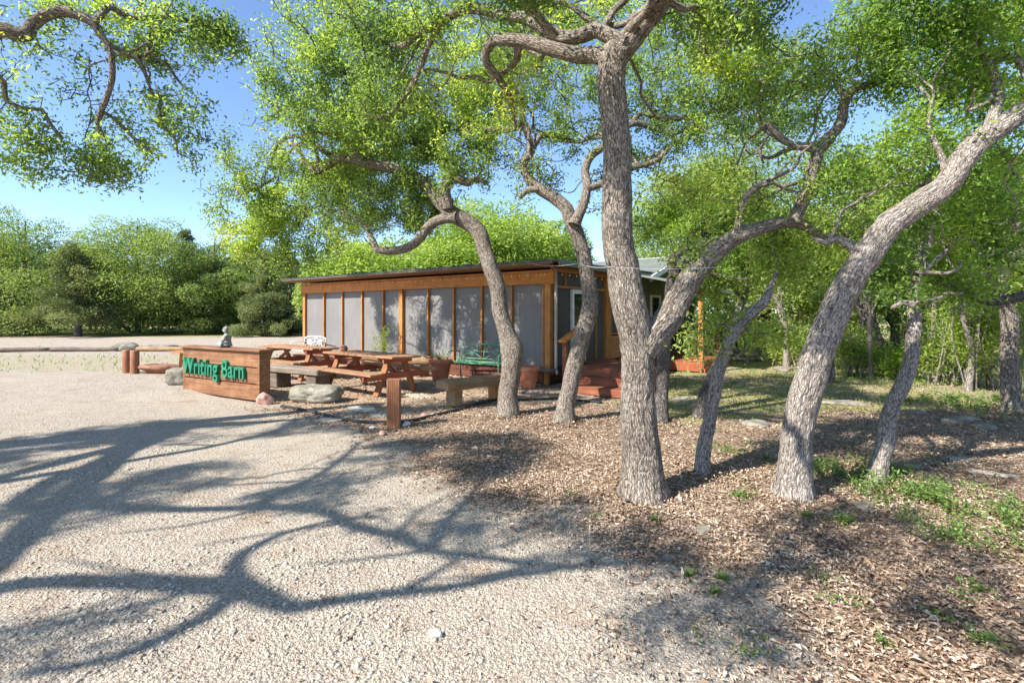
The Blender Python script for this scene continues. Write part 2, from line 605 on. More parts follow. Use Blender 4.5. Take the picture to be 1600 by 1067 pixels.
def colonize(p0, attr, D, dk, iters, seed, wander=.35):
    r = np.random.default_rng(seed)
    cap = 40000
    pos = np.empty((cap, 3)); par = np.full(cap, -1)
    n = len(p0)
    pos[:n] = p0
    A = attr.copy()
    nd = np.full(len(A), 1e9); ni = np.zeros(len(A), int)
    for s in range(0, n, 512):
        dd = np.linalg.norm(A[:, None] - pos[None, s:min(s + 512, n)], axis=2)
        j = dd.argmin(1); m = dd[np.arange(len(A)), j]
        up = m < nd
        nd[up] = m[up]; ni[up] = j[up] + s
    alive = nd > dk
    done = set()
    for it in range(iters):
        idx = np.where(alive)[0]
        if len(idx) == 0 or n > cap - 4000:
            break
        nodes, inv = np.unique(ni[idx], return_inverse=True)
        dr = unit(A[idx] - pos[ni[idx]])
        sm = np.zeros((len(nodes), 3)); np.add.at(sm, inv, dr)
        sm = unit(unit(sm) + r.normal(size=sm.shape) * wander)
        new = pos[nodes] + sm * D
        k = len(new)
        pos[n:n + k] = new; par[n:n + k] = nodes
        dd = np.linalg.norm(A[idx][:, None] - new[None], axis=2)
        j = dd.argmin(1); m = dd[np.arange(len(idx)), j]
        up = m < nd[idx]
        nd[idx[up]] = m[up]; ni[idx[up]] = n + j[up]
        # a node that could not get nearer gives up its attractors
        stuck = ~up & (r.random(len(idx)) < .12)
        alive[idx[stuck]] = False
        alive &= nd > dk
        n += k
    return pos[:n], par[:n]

def ell_points(c, r, n, seed):
    g = np.random.default_rng(seed)
    d = unit(g.normal(size=(n, 3)))
    return c + d * (g.random((n, 1)) ** (1 / 2.2)) * r

def crown_obj(B, c, ln, wd, tint, up, leafmat, bark, root, name='crown'):
    """twigs and leaves of one crown"""
    lv, lf, lt = leaf_arrays(c, ln, wd, tint, up)
    if B is not None and B.n:
        bv, bf, bb = B.arrays()
    else:
        bv, bf, bb = np.zeros((0, 3)), np.zeros((0, 3), int), np.zeros((0, 3))
    me = np_mesh(name, np.concatenate([lv, bv]), np.concatenate([lf, bf + len(lv)]),
                 {'tint': np.concatenate([lt, np.zeros(len(bv))]), 'bark': np.concatenate([np.zeros((len(lv), 3)), bb])})
    o = link_mesh(name, me, leafmat, root)
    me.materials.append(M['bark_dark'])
    mi = np.zeros(len(me.polygons), np.int32); mi[len(lf):] = 1
    me.polygons.foreach_set('material_index', mi)
    return o
def grow_oak(name, label, limbs, clumps, leafmat, bark, group=None, leaf=.05, per=12, D=.14, dk=.2, seed=1, near=False, twig=.0065, tint0=.42, step=.06, spread=.085, wander=.45, flare=.32, nsec=24, dense=None):
    """limbs: list of rows (x,y,z,r); the first starts on the ground. clumps: [(centre, radii, count)]"""
    base = limbs[0][0]
    root = empty(name, (base[0], base[1], 0), 0, label, 'tree', group)
    off = np.array([base[0], base[1], 0])
    T = Tubes()
    skel = []
    for i, lb in enumerate(limbs):
        s = spline(lb, .022 if (near and i < 3) else step)
        if near and i < 3:
            sides = 56
        else:
            sides = 20 if s[:, 3].max() > .07 else 10
        # wobble so limbs are not perfect curves
        w = fbm(np.stack([s[:, 0] * 3, s[:, 1] * 3, s[:, 2] * 3], -1), seed + i, 2)[:, None] - .5
        w2 = fbm(np.stack([s[:, 0] * 3 + 9, s[:, 1] * 3, s[:, 2] * 3], -1), seed + i, 2)[:, None] - .5
        wob = np.concatenate([w, w2, w * .5], 1) * np.minimum(s[:, 3:4] * .5, .05)
        wob[0] = 0
        pts = s[:, :3] + wob
        T.add(pts - off, s[:, 3], sides, 1.0, flare if (i == 0) else 0, seed + i)
        skel.append(s[::2 if near and i < 3 else 1])
    sk = np.concatenate(skel)
    att = np.concatenate([ell_points(np.asarray(c, float), np.asarray(r, float), n, seed * 31 + k) for k, (c, r, n) in enumerate(clumps)])
    att = att[att[:, 2] > .5]
    # crooked secondary limbs reaching into the crown
    gs = np.random.default_rng(seed * 7 + 3)
    zmin = max(1.3, .35 * sk[:, 2].max())
    made, tries = 0, 0
    while made < nsec and tries < nsec * 40:
        tries += 1
        s0 = sk[gs.integers(len(sk))]
        if s0[2] < zmin or s0[3] < .009 or s0[3] > .095: continue
        tg = att[gs.integers(len(att))]
        dist = np.linalg.norm(tg - s0[:3])
        if not (.35 < dist < (2.2 if made < nsec * .7 else 1.2)): continue
        d = unit(unit(tg - s0[:3]) * .6 + gs.normal(size=3) * .42)
        q = s0[:3].copy(); r1 = min(.62 * s0[3], .042); rows = [(*q, r1)]
        nst = int(dist / .1) + 3
        for j in range(nst):
            d = unit(d * .72 + (unit(tg - q) * .28 if np.linalg.norm(tg - q) > .3 else 0) + gs.normal(size=3) * .26)
            q = q + d * .11
            rows.append((*q, max(.007, r1 * (1 - (j + 1) / nst) ** .8)))
        s = spline(rows, .06)
        T.add(s[:, :3] - off, s[:, 3], 8, .6, 0, seed + made)
        sk = np.concatenate([sk, s]); made += 1
    T.build('trunk', bark, root)
    # starting nodes: the upper part of the skeleton only
    ok = sk[:, 2] > max(1.2, .28 * sk[:, 2].max())
    p0 = sk[ok][:, :3]; r0 = sk[ok][:, 3]
    pos, par = colonize(p0, att, D * .92, dk * .84, 80, seed, wander)
    n0, n = len(p0), len(pos)
    kids = [[] for _ in range(n)]
    for i in range(n0, n):
        kids[par[i]].append(i)
    rad = np.zeros(n)
    for i in range(n - 1, n0 - 1, -1):
        rad[i] = twig if not kids[i] else (sum(rad[k] ** 2.1 for k in kids[i])) ** (1 / 2.1) * 1.012
    B = Tubes()
    starts = [(par[i], i) for i in range(n0, n) if par[i] < n0]
    while starts:
        a, b = starts.pop()
        ch = [pos[a]]; rr = [min(rad[b] * 1.15, r0[a]) if a < n0 else rad[b]]
        cur = b
        while True:
            ch.append(pos[cur]); rr.append(min(rad[cur], .06))
            if not kids[cur]:
                break
            ks = sorted(kids[cur], key=lambda k: -rad[k])
            for o in ks[1:]:
                starts.append((cur, o))
            cur = ks[0]
        big = max(rr)
        B.add(np.array(ch) - off, np.array(rr), 6 if big > .012 else 4, 0)
    # leaves along the thin twigs
    g = np.random.default_rng(seed + 99)
    thin = np.array([i for i in range(n0, n) if rad[i] < twig * 2.6])
    term = np.array([len(kids[i]) == 0 for i in thin])
    puff = np.clip(5.6 * (fbm(pos[thin] * 1.5, seed + 7, 2) - .28), .28, 2.7)
    if dense is not None:
        puff = puff * dense(pos[thin])
    cnt = (np.where(term, per * 1.5, per) * puff * .62 + .3).astype(int)
    idx = np.repeat(thin, cnt)
    t = g.random(len(idx))[:, None]
    c = pos[idx] * t + pos[par[idx]] * (1 - t) + g.normal(size=(len(idx), 3)) * spread
    ct = fbm(c * 1.3, seed, 2)                    # patches of younger, yellower growth
    tint = tint0 + (ct - .5) * 1.5 + g.normal(size=len(idx)) * .15
    crown_obj(B, c - off, leaf * 1.13, leaf * .56, tint, .1, leafmat, bark, root)
    return root, len(idx)

def L(pts, Y0, Y1=None, Ys=None):
    """traced limb: rows (px,py,width px) at depths running from Y0 to Y1"""
    Y1 = Y0 if Y1 is None else Y1
    out = []
    n = len(pts)
    for i, (px, py, w) in enumerate(pts):
        Y = Ys[i] if Ys else Y0 + (Y1 - Y0) * i / max(1, n - 1)
        p = P(px, py, Y)
        out.append((p[0], p[1], p[2], w * .5 / F * Y))
    return out
def trunk(pts, Y0, Y1=None):
    """as L, the first row standing on the ground a little sunk in"""
    r = L(pts, Y0, Y1)
    r0 = list(r[0]); r0[2] = -.06
    return [tuple(r0)] + r[1:]
def C(px, py, rx, ry, Y, rY, n):
    return (P(px, py, Y), (rx * Y / F, rY, ry * Y / F), int(n * 1.75))
def CW(px, z, t, r, n):
    """a clump shading the barn's front wall at photo column px, height z"""
    k = (px - 800) / F
    tt = (.9 - 11.5 * k) / (.805 + .593 * k)
    w = np.array([.9 - .805 * tt, 11.5 + .593 * tt, z])
    return (w + SUN * t, (r, r, r * .7), n)
def CS(px, py, rx, ry, h, n, rh=.5):
    """a clump whose shadow falls on this patch of ground"""
    c = S(px, py, h)
    Y = G(px, py)[1]
    ryy = abs(G(px, py - ry)[1] - G(px, py + ry)[1]) / 2
    return (c, (rx * Y / F, max(.25, ryy), rh), n)
# ================================================================== GROUND
HOSE_PX = [(440, 634), (470, 639), (500, 647), (530, 654), (560, 659), (602, 660), (640, 658), (672, 651), (720, 640), (752, 631), (782, 625), (812, 626), (868, 624), (905, 627), (940, 630)]
HOSE = [G(*p) for p in HOSE_PX]
BC = np.array([.9, 11.5]); BX = np.array([.805, -.593]); BY = np.array([.593, .805])
BX /= np.linalg.norm(BX); BY /= np.linalg.norm(BY)
def B2W(x, y):
    return BC + BX * x + BY * y
patio = [tuple(h[:2]) for h in HOSE] + [tuple(B2W(1.2, -1.2)), tuple(B2W(0, 0)), tuple(B2W(-10, 0)), tuple(B2W(-10.6, -1.0)), tuple(G(215, 578)[:2]), tuple(G(255, 590)[:2]), tuple(G(330, 596)[:2])]
def in_poly(x, y, poly):
    c = np.zeros(x.shape, bool)
    n = len(poly)
    for i in range(n):
        x1, y1 = poly[i]; x2, y2 = poly[(i + 1) % n]
        t = ((y1 > y) != (y2 > y)) & (x < (x2 - x1) * (y - y1) / (y2 - y1 + 1e-12) + x1)
        c ^= t
    return c
def litter_edge(y):
    return np.interp(y, [-5, 0, 2.2, 3.1, 3.55, 4.3, 4.9, 6.0, 7.0, 8.5], [2.6, 1.5, .98, .80, .30, -.25, -.75, -1.7, -2.7, -4.6])
def masks(x, y):
    wob = (fbm2(x, y, 1.3, 3, 3) - .5) * 1.5 + (fbm2(x, y, 5, 8, 2) - .5) * .5
    e = litter_edge(y)
    lit = smooth(-.5, 1.35, x - e + wob * 1.25) * smooth(10.5, 8.0, y - np.maximum(0, x - 1) * 1.2)
    pat = in_poly(x + wob * .12, y + wob * .12, patio).astype(float)
    lawn = smooth(-.3, 1.2, y - 6.3 - .25 * x + wob * 1.2) * smooth(1.2, 2.4, x + wob) * (y < 40)
    patchy = smooth(.42, .62, fbm2(x, y, .9, 12, 3))
    grass = lawn * (.5 + .5 * patchy)
    right_green = np.exp(-(((x - 3.6) / 1.1) ** 2 + ((y - 4.3) / .75) ** 2)) * .28
    grass = np.maximum(grass, right_green)
    left = smooth(-6.5, -8.2, x + wob) * smooth(13.2, 14.3, y + wob * .5) * smooth(20.3, 19.2, y + wob * .4)
    grass = np.maximum(grass, left * .42)
    far = smooth(33, 36, y + wob * 2)
    grass = np.maximum(grass, far * .8)
    mid = (y > 20) & (y < 36) & (x < 0)
    strip = smooth(20, 21, y) * smooth(27.5, 25.5, y + wob * 2.5) * (x < 0)
    grass = np.maximum(grass, strip * .28 * patchy)
    dirt = np.maximum(pat, smooth(12, 20, y) * (x > -6) * .7)
    lit = np.maximum(lit * (1 - pat), pat * .35)
    lit = np.maximum(lit * (1 - .5 * lawn), lawn * .3)
    return lit, np.clip(dirt, 0, 1), np.clip(grass, 0, 1)
def gz(x, y):
    x = np.asarray(x, float); y = np.asarray(y, float)
    near = smooth(40, 15, np.hypot(x, y))
    z = (fbm2(x, y, .8, 4, 3) - .5) * .05 * near
    mound = .09 * np.exp(-(((x + 6.75) / .75) ** 2 + ((y - 10.2) / .5) ** 2))
    return z + mound - .012
def axis(segs):
    out = []
    for a, b, st in segs:
        out.append(np.arange(a, b, st))
    return np.concatenate(out + [np.array([segs[-1][1]])])
gx = axis([(-3000, -200, 400), (-200, -40, 20), (-40, -14, 1), (-14, -7, .16), (-7, 6, .07), (6, 12, .16), (12, 40, 1), (40, 200, 20), (200, 3000, 400)])
gy = axis([(-300, -20, 40), (-20, -2, 1), (-2, 1.6, .2), (1.6, 9, .06), (9, 16, .1), (16, 40, .35), (40, 120, 8), (120, 3000, 320)])
XX, YY = np.meshgrid(gx, gy)
ZZ = gz(XX, YY)
lit, dirt, grass = masks(XX, YY)
nx, ny = len(gx), len(gy)
i = (np.arange(ny - 1)[:, None] * nx + np.arange(nx - 1)[None]).ravel()
me = np_mesh('ground', np.stack([XX, YY, ZZ], -1).reshape(-1, 3), np.stack([i, i + 1, i + nx + 1, i + nx], -1),
             {'litter': lit.ravel(), 'dirt': dirt.ravel(), 'grass': grass.ravel()}, True)
def ground_mat():
    m = NT('yard_ground')
    v = m.coords()
    def at(n):
        return m.n('Attribute', attribute_name=n).outputs['Fac']
    big = m.noise(v, .55, 5, .6)
    med = m.noise(v, 4.5, 5, .65)
    # gravel
    v1 = m.voro(v, 46); v2 = m.voro(v, 105); v3 = m.noise(v, 190, 3, .7)
    sep1 = m.n('SeparateColor'); m.l(v1.outputs['Color'], sep1.inputs[0])
    sep2 = m.n('SeparateColor'); m.l(v2.outputs['Color'], sep2.inputs[0])
    pick = m.math('ADD', m.math('MULTIPLY', sep1.outputs[0], .45), m.math('MULTIPLY', sep2.outputs[0], .55))
    gcol = m.ramp(pick, [(.1, (.23, .187, .15)), (.4, (.38, .327, .258)), (.75, (.475, .415, .335)), (1, (.56, .515, .435))])
    dust = m.ramp(med.outputs['Fac'], [(.38, (.415, .352, .275)), (.62, (.475, .415, .33))])
    gcol = m.mix(m.ramp(big.outputs['Fac'], [(.36, .08), (.60, .85)]), gcol, dust)
    gcol = m.mix(m.ramp(v1.outputs['Distance'], [(.45, 0.0), (.85, .55)]), gcol, (.14, .108, .082))
    rusty = m.noise(v, 2.1, 4, .6)
    gcol = m.mix(m.ramp(rusty.outputs['Fac'], [(.54, 0.0), (.72, .6)]), gcol, (.29, .195, .125))
    # leaf litter floor
    vl = m.coords((1, 1, 1))
    dl = m.noise(v, 14, 3)
    vv = m.n('VectorMath', operation='ADD'); sv = m.n('VectorMath', operation='SCALE'); sv.inputs['Scale'].default_value = .05
    m.l(dl.outputs['Color'], sv.inputs[0]); m.l(v, vv.inputs[0]); m.l(sv.outputs[0], vv.inputs[1])
    mp = m.n('Mapping'); mp.inputs['Scale'].default_value = (1, 1.9, 1); mp.inputs['Rotation'].default_value = (0, 0, .6)
    m.l(vv.outputs[0], mp.inputs['Vector'])
    w1 = m.voro(mp.outputs[0], 34); sw = m.n('SeparateColor'); m.l(w1.outputs['Color'], sw.inputs[0])
    lcol = m.ramp(sw.outputs[0], [(0, (.15, .095, .062)), (.35, (.28, .195, .13)), (.7, (.41, .305, .215)), (1, (.50, .405, .305))])
    lcol = m.mix(m.ramp(w1.outputs['Distance'], [(.4, 0.0), (.8, .6)]), lcol, (.09, .055, .035))
    # patio dirt
    dcol = m.ramp(med.outputs['Fac'], [(.3, (.29, .195, .125)), (.5, (.41, .305, .21)), (.7, (.48, .385, .285))])
    dcol = m.mix(m.ramp(sep2.outputs[1], [(.75, 0.0), (.9, .5)]), dcol, (.22, .13, .08))
    # grass floor
    gn = m.noise(v, 30, 4, .7)
    gr = m.ramp(gn.outputs['Fac'], [(.3, (.18, .17, .066)), (.55, (.33, .30, .125)), (.75, (.45, .395, .215))])
    br = m.noise(v, 17, 4, .7)
    def edge(a):
        s = m.math('ADD', a, m.math('MULTIPLY', m.math('SUBTRACT', br.outputs['Fac'], .5), .9))
        return m.ramp(s, [(.36, 0.0), (.62, 1.0)])
    c = m.mix(edge(at('dirt')), gcol, dcol)
    c = m.mix(edge(at('litter')), c, lcol)
    c = m.mix(edge(at('grass')), c, gr)
    h = m.math('ADD', m.math('MULTIPLY', v1.outputs['Distance'], -.8), m.math('MULTIPLY', v2.outputs['Distance'], -.5))
    h = m.math('ADD', h, m.math('MULTIPLY', v3.outputs['Fac'], .4))
    nb = m.bump(h, .9, .016)
    return m.done(c, .97, m.bump(med.outputs['Fac'], .3, .05, nb), 0, .08)
ground = link_mesh('ground', me, ground_mat())
tag(ground, 'pale gravel and leaf litter yard', None, None, 'structure')

# ------------------------------------------------------------------ scatter helpers
def polar(n, r0, r1, a0, a1, p=1.0):
    """points around the yard, thinning with distance from its near end"""
    u = rng.random(n)
    r = r0 * (r1 / r0) ** (u ** p)
    a = rng.uniform(a0, a1, n)
    return np.sin(a) * r, np.cos(a) * r
# loose stones of the drive
x, y = polar(78000, 1.9, 17, -1.05, .75)
l_, d_, g_ = masks(x, y)
keep = (rng.random(len(x)) > np.clip(l_ * 1.15 + d_ * .85 + g_ + .75 * smooth(.45, .62, fbm2(x, y, .45, 77, 3)), 0, 1)) & (y > 1.4)
x, y = x[keep], y[keep]
n = len(x)
bm = bmesh.new(); bmesh.ops.create_icosphere(bm, subdivisions=1, radius=1)
iv = np.array([v.co for v in bm.verts]); ifc = np.array([[v.index for v in f.verts] for f in bm.faces]); bm.free()
size = .0039 * np.exp(rng.normal(size=n) * .48) * (1 + .03 * np.hypot(x, y))
cl = fbm2(x, y, .7, 30, 2)
size *= .8 + .55 * smooth(.45, .62, cl) + .75 * smooth(-.9, -2.0, x) * smooth(4.2, 3.0, y)
size = np.minimum(size, .014)
rad3 = size[:, None] * rng.uniform(.6, 1.4, (n, 3)) * np.array([1.15, .9, .62])
jit = 1 + rng.normal(size=(n, len(iv))) * .17
ang = rng.uniform(0, 2 * pi, n); ca, sa = np.cos(ang), np.sin(ang)
V = iv[None] * jit[..., None] * rad3[:, None]
Vx = V[..., 0] * ca[:, None] - V[..., 1] * sa[:, None]; Vy = V[..., 0] * sa[:, None] + V[..., 1] * ca[:, None]
V = np.stack([Vx + x[:, None], Vy + y[:, None], V[..., 2] + (gz(x, y) + rad3[:, 2] * .35)[:, None]], -1)
Ff = (ifc[None] + (np.arange(n) * len(iv))[:, None, None]).reshape(-1, 3)
tnt = np.clip(rng.normal(.55, .22, n), 0, 1)
st = link_mesh('gravel', np_mesh('gravel', V.reshape(-1, 3), Ff, {'tint': np.repeat(tnt, len(iv))}), M['gravel_stone'])
tag(st, 'loose pale limestone gravel over the drive', None, None, 'stuff')

# dry oak leaves
x, y = polar(210000, 1.9, 15, -.75, 1.0, 1.0)
l_, d_, g_ = masks(x, y)
cov = np.clip(l_ * .95 + d_ * .25, 0, 1) * np.clip(.15 + 1.5 * (fbm2(x, y, 1.1, 44, 3) - .1), 0.05, 1)
stray = rng.random(len(x)) < .010 * smooth(-3.5, 0, x)
keep = ((rng.random(len(x)) < cov) | stray) & (y > 1.4)
x, y = x[keep], y[keep]; n = len(x)
bx_, by_ = [], []
for px, py, rr_ in ((1003, 775, .30), (1240, 770, .28), (1373, 755, .2), (1094, 738, .16), (881, 658, .2), (793, 648, .2), (1033, 659, .18), (1580, 643, .2)):
    g0 = G(px, py)
    a_ = rng.uniform(0, 2 * pi, 420); q_ = rr_ + np.abs(rng.normal(size=420)) * .14
    bx_.append(g0[0] + np.cos(a_) * q_); by_.append(g0[1] + np.sin(a_) * q_)
x = np.concatenate([x] + bx_); y = np.concatenate([y] + by_); nb_ = len(x) - n; n = len(x)
lift = rng.uniform(.004, .022, n); lift[-nb_:] += rng.uniform(0, .035, nb_)
c = np.stack([x, y, gz(x, y) + lift], -1)
ln = .0215 * (1 + .06 * np.hypot(x, y)) * np.exp(rng.normal(size=n) * .25)
tint = .5 + (fbm2(x, y, 2.2, 50, 2) - .5) * .8 + rng.normal(size=n) * .24
lt = link_mesh('leaf_litter', leaf_mesh('leaf_litter', c, ln, ln * .5, tint, 1.3, None, .45), M['litter'])
tag(lt, 'dry brown oak leaves lying over the ground', None, None, 'stuff')

# short grass blades: right lawn, left patch, wood edge
def blades(name, label, x, y, hgt, wid, tint):
    n = len(x)
    a = rng.uniform(0, 2 * pi, n)
    h = hgt * rng.uniform(.5, 1.4, n)
    z = gz(x, y)
    w = wid * rng.uniform(.6, 1.3, n)
    lean = rng.normal(size=(n, 2)) * .45 * h[:, None]
    v = np.empty((n, 4, 3))
    dx, dy = np.cos(a) * w / 2, np.sin(a) * w / 2
    v[:, 0] = np.stack([x - dx, y - dy, z], -1); v[:, 1] = np.stack([x + dx, y + dy, z], -1)
    v[:, 2] = np.stack([x + lean[:, 0] * .5 + dx * .8, y + lean[:, 1] * .5 + dy * .8, z + h * .6], -1)
    v[:, 3] = np.stack([x + lean[:, 0], y + lean[:, 1], z + h], -1)
    b = np.arange(n)[:, None] * 4
    f = np.concatenate([b + np.array([0, 1, 2]), b + np.array([0, 2, 3])], 1).reshape(-1, 3)
    o = link_mesh(name, np_mesh(name, v.reshape(-1, 3), f, {'tint': np.repeat(np.clip(tint, 0, 1), 4)}), M['leaf_weed'])
    return tag(o, label, None, None, 'stuff')
x, y = polar(70000, 3.2, 40, -.85, .95)
l_, d_, g_ = masks(x, y)
keep = rng.random(len(x)) < np.clip(g_ * 1.1 - .18, 0, 1)
x, y = x[keep], y[keep]
rr = np.hypot(x, y)
tint = .45 + (fbm2(x, y, .8, 60, 2) - .5) * 1.3 + rng.normal(size=len(x)) * .2
blades('grass', 'sparse yellowish green grass', x, y, .028 + .0028 * rr, .004 + .0011 * rr, tint)

# leafy weeds
def weed_cloud(cx, cy, sx, sy, n, hgt):
    """leaves of many small weeds round a spot"""
    k = max(1, n // 26)
    px_ = cx + rng.normal(size=k) * sx; py_ = cy + rng.normal(size=k) * sy
    ph = hgt * rng.uniform(.4, 1.3, k)
    idx = np.repeat(np.arange(k), 26)
    t = rng.random(len(idx)) ** .7
    r = .05 * (1 - .3 * t) * (1 + hgt * 2)
    p = np.stack([px_[idx] + rng.normal(size=len(idx)) * r, py_[idx] + rng.normal(size=len(idx)) * r, gz(px_[idx], py_[idx]) + .01 + t * ph[idx]], -1)
    tt = .5 + (rng.random(k) - .5)[idx] * .5 + rng.normal(size=len(idx)) * .15
    return p, tt
ps, ts = [], []
for px, py, rx, ry, n, hh in [(1380, 745, 60, 14, 2600, .16), (1440, 775, 70, 18, 4200, .17), (1540, 815, 70, 26, 4600, .16), (1480, 835, 50, 20, 1600, .10), (1170, 715, 40, 14, 900, .10), (1310, 740, 40, 12, 1200, .14),
                             (1320, 810, 20, 12, 420, .08), (1160, 770, 30, 14, 420, .07), (1520, 640, 60, 8, 2600, .16), (1480, 625, 60, 6, 1800, .14), (1590, 630, 40, 8, 1600, .18), (1400, 600, 60, 6, 1500, .16), (1180, 1010, 40, 20, 360, .035), (1300, 920, 60, 30, 300, .035), (900, 780, 30, 14, 160, .05), (640, 640, 30, 4, 200, .05), (880, 655, 9, 2, 130, .07), (760, 680, 30, 5, 120, .04), (1520, 930, 40, 30, 260, .04), (1530, 1000, 30, 20, 260, .05), (90, 519, 120, 1.2, 1800, .5), (1060, 600, 60, 4, 400, .06)]:
    g0 = G(px, py)
    sx = rx / F * g0[1]; sy = abs(G(px, py - ry)[1] - G(px, py + ry)[1]) / 2 if py - ry > 500 else 1.0
    p, t_ = weed_cloud(g0[0], g0[1], sx * .75, sy * .8, int(n * .42), hh * .8)
    ps.append(p[fbm2(p[:, 0], p[:, 1], 4.5, 90, 2) > .44]); ts.append(t_[fbm2(p[:, 0], p[:, 1], 4.5, 90, 2) > .44])
pp = np.concatenate(ps); tt = np.concatenate(ts)
rr = np.hypot(pp[:, 0], pp[:, 1])
wd = link_mesh('weeds', leaf_mesh('weeds', pp, .020 + .0028 * rr, .009 + .0014 * rr, tt, .8), M['leaf_weed'])
tag(wd, 'patches of low bright green weeds', None, None, 'stuff')
# ================================================================== SCREENED BARN
BROT = math.atan2(BX[1], BX[0])
FL = .36                     # porch floor height
barn = empty('screened_barn', (BC[0], BC[1], 0), BROT, 'long timber barn with grey insect screen walls and a flat metal roof', 'barn')
def front_x(px):             # local x (negative) of a photo column on the front wall
    k = (px - 800) / F
    return -(BC[0] - BC[1] * k) / (-BX[0] * -1 + k * -BX[1]) if False else -((BC[0] - BC[1] * k) / (BX[0] + k * (-BX[1])))
def side_y(px):              # local y of a photo column on the right wall
    k = (px - 800) / F
    return (BC[0] - BC[1] * k) / (k * BY[1] - BY[0])
XL = front_x(476.5)
cols = [507, 535.6, 566.4, 599.4, 669.5, 709.5, 753.4, 800]
mxs = [front_x(c) for c in cols]
thick = front_x(628.5)
TOPB, BOTB = 2.57, 2.255
# frame
MB().box((XL, .02, (FL + TOPB) / 2 - .15), (.13, .13, TOPB - .06), None, .006).build('post', M['orange_z'], barn)
MB().box((thick, .0, (.30 + BOTB) / 2), (.15, .14, BOTB - .30), None, .006).build('post', M['orange_z'], barn)
MB().box((-.085, .0, (.20 + TOPB) / 2 - .02), (.15, .15, TOPB - .24), None, .006).build('post', M['orange_z'], barn)
MB().box((-.235, .015, (.36 + BOTB) / 2), (.05, .07, BOTB - .36), None, .004).build('mullion', M['orange_z'], barn)
for xx in mxs:
    MB().box((xx, .0, (.36 + BOTB) / 2), (.05, .08, BOTB - .36), None, .004).build('mullion', M['orange_z'], barn)
MB().box(((XL - .02) / 2 - .0, -.015, (TOPB + BOTB) / 2), (-XL + .18, .17, TOPB - BOTB), None, .006).build('beam', M['orange_x'], barn)
MB().box((XL / 2, .0, .345), (-XL - .1, .10, .05), None, .004).build('sill', M['red_x'], barn)
edges = sorted([XL + .065] + mxs + [thick] + [-.235])
for a, b in zip(edges, edges[1:]):
    MB().box(((a + b) / 2, .035, (.37 + BOTB) / 2), (b - a - .03, .012, BOTB - .37)).build('screen_panel', M['screen'], barn)
# skirt boards under the floor
sk = MB()
for k in range(2):
    sk.box((XL / 2, .03, .075 + .16 * k), (-XL - .05, .05, .152), None, .004)
sk.build('skirt', M['skirt'], barn)
# roof
MB().box((XL / 2 - .05, 2.30, 2.64), (-XL + .6, 5.6, .03)).build('soffit', M['soffit'], barn)
gt = MB()
gt.box((XL / 2 - .02, -.56, 2.692), (-XL + .78, .09, .08), None, .015)
gt.build('gutter', M['gutter'], barn)
rf = MB()
rf.box((XL / 2 - .02, 2.30, 2.757), (-XL + .86, 5.84, .045), Matrix.Rotation(math.radians(1.0), 3, 'X'), .008)
for k in range(24):
    xx = XL - .38 + (k + .5) * (-XL + .74) / 24
    rf.box((xx, 2.30, 2.797), (.035, 5.8, .035), Matrix.Rotation(math.radians(1.0), 3, 'X'))
rf.build('roof', M['roof_green'], barn)
MB().box((.42, 2.35, 2.68), (.035, 5.5, .13), None, .004).build('fascia', M['pale_metal'], barn)
# right wall: transom, door, side screens, kneewall
yd0, yd1 = side_y(892), side_y(913.5)
ym, yp0, yp1 = side_y(931), side_y(943.5), side_y(952)
Yend = 4.9
MB().box((-.0, Yend / 2, (TOPB + .02 + 2.60) / 2 - .015), (.10, Yend, .11), None, .004).build('side_beam', M['orange_z'], barn)
MB().box((.005, (yp0 + .08) / 2 + .03, 2.20), (.07, yp0 - .12, .06), None, .004).build('transom_rail', M['orange_z'], barn)
for a, b in ((.08, .55), (.58, yp0 - .05)):
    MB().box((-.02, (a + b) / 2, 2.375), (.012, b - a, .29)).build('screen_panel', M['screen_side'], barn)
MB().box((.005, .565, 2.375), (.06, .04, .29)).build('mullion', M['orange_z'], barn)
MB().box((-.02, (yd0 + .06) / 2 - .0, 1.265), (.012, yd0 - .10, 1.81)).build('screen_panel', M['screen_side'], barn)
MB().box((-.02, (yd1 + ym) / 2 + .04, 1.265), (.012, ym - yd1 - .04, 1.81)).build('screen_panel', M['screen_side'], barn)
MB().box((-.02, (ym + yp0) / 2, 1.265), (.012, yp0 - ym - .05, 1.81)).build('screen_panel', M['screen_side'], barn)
MB().box((.0, ym, 1.265), (.05, .035, 1.81)).build('mullion', M['orange_z'], barn)
MB().box((.0, (yp0 + yp1) / 2, 1.45), (.14, yp1 - yp0, 2.2), None, .006).build('post', M['orange_z'], barn)
door = MB()
zd0, zd1 = FL + .02, 2.16
door.box((.01, yd0 + .05, (zd0 + zd1) / 2), (.06, .10, zd1 - zd0), None, .004).box((.01, yd1 - .05, (zd0 + zd1) / 2), (.06, .10, zd1 - zd0), None, .004)
door.box((.01, (yd0 + yd1) / 2, zd1 - .05), (.06, yd1 - yd0 - .205, .10)).box((.01, (yd0 + yd1) / 2, zd0 + .13), (.06, yd1 - yd0 - .205, .26)).box((.01, (yd0 + yd1) / 2, 1.25), (.06, yd1 - yd0 - .205, .08))
dr = door.build('door', M['white'], barn)
MB().box((.005, (yd0 + yd1) / 2, (zd0 + zd1) / 2), (.012, yd1 - yd0 - .2, zd1 - zd0 - .2)).build('door_glass', M['glass'], dr)
MB().ball((.07, yd1 - .06, 1.33), (.03, .03, .03)).build('door_handle', M['black_iron'], dr)
kn = MB()
zz = FL
while zz < .98:
    kn.box((.0, (yp1 + Yend) / 2, zz + .062), (.05, Yend - yp1, .12), Matrix.Rotation(math.radians(4), 3, 'Y'), .003)
    zz += .124
kn.build('kneewall', M['siding_orange'], barn)
MB().box((-.02, (yp1 + Yend) / 2, 1.78), (.012, Yend - yp1, 1.45)).build('screen_panel', M['screen_side'], barn)
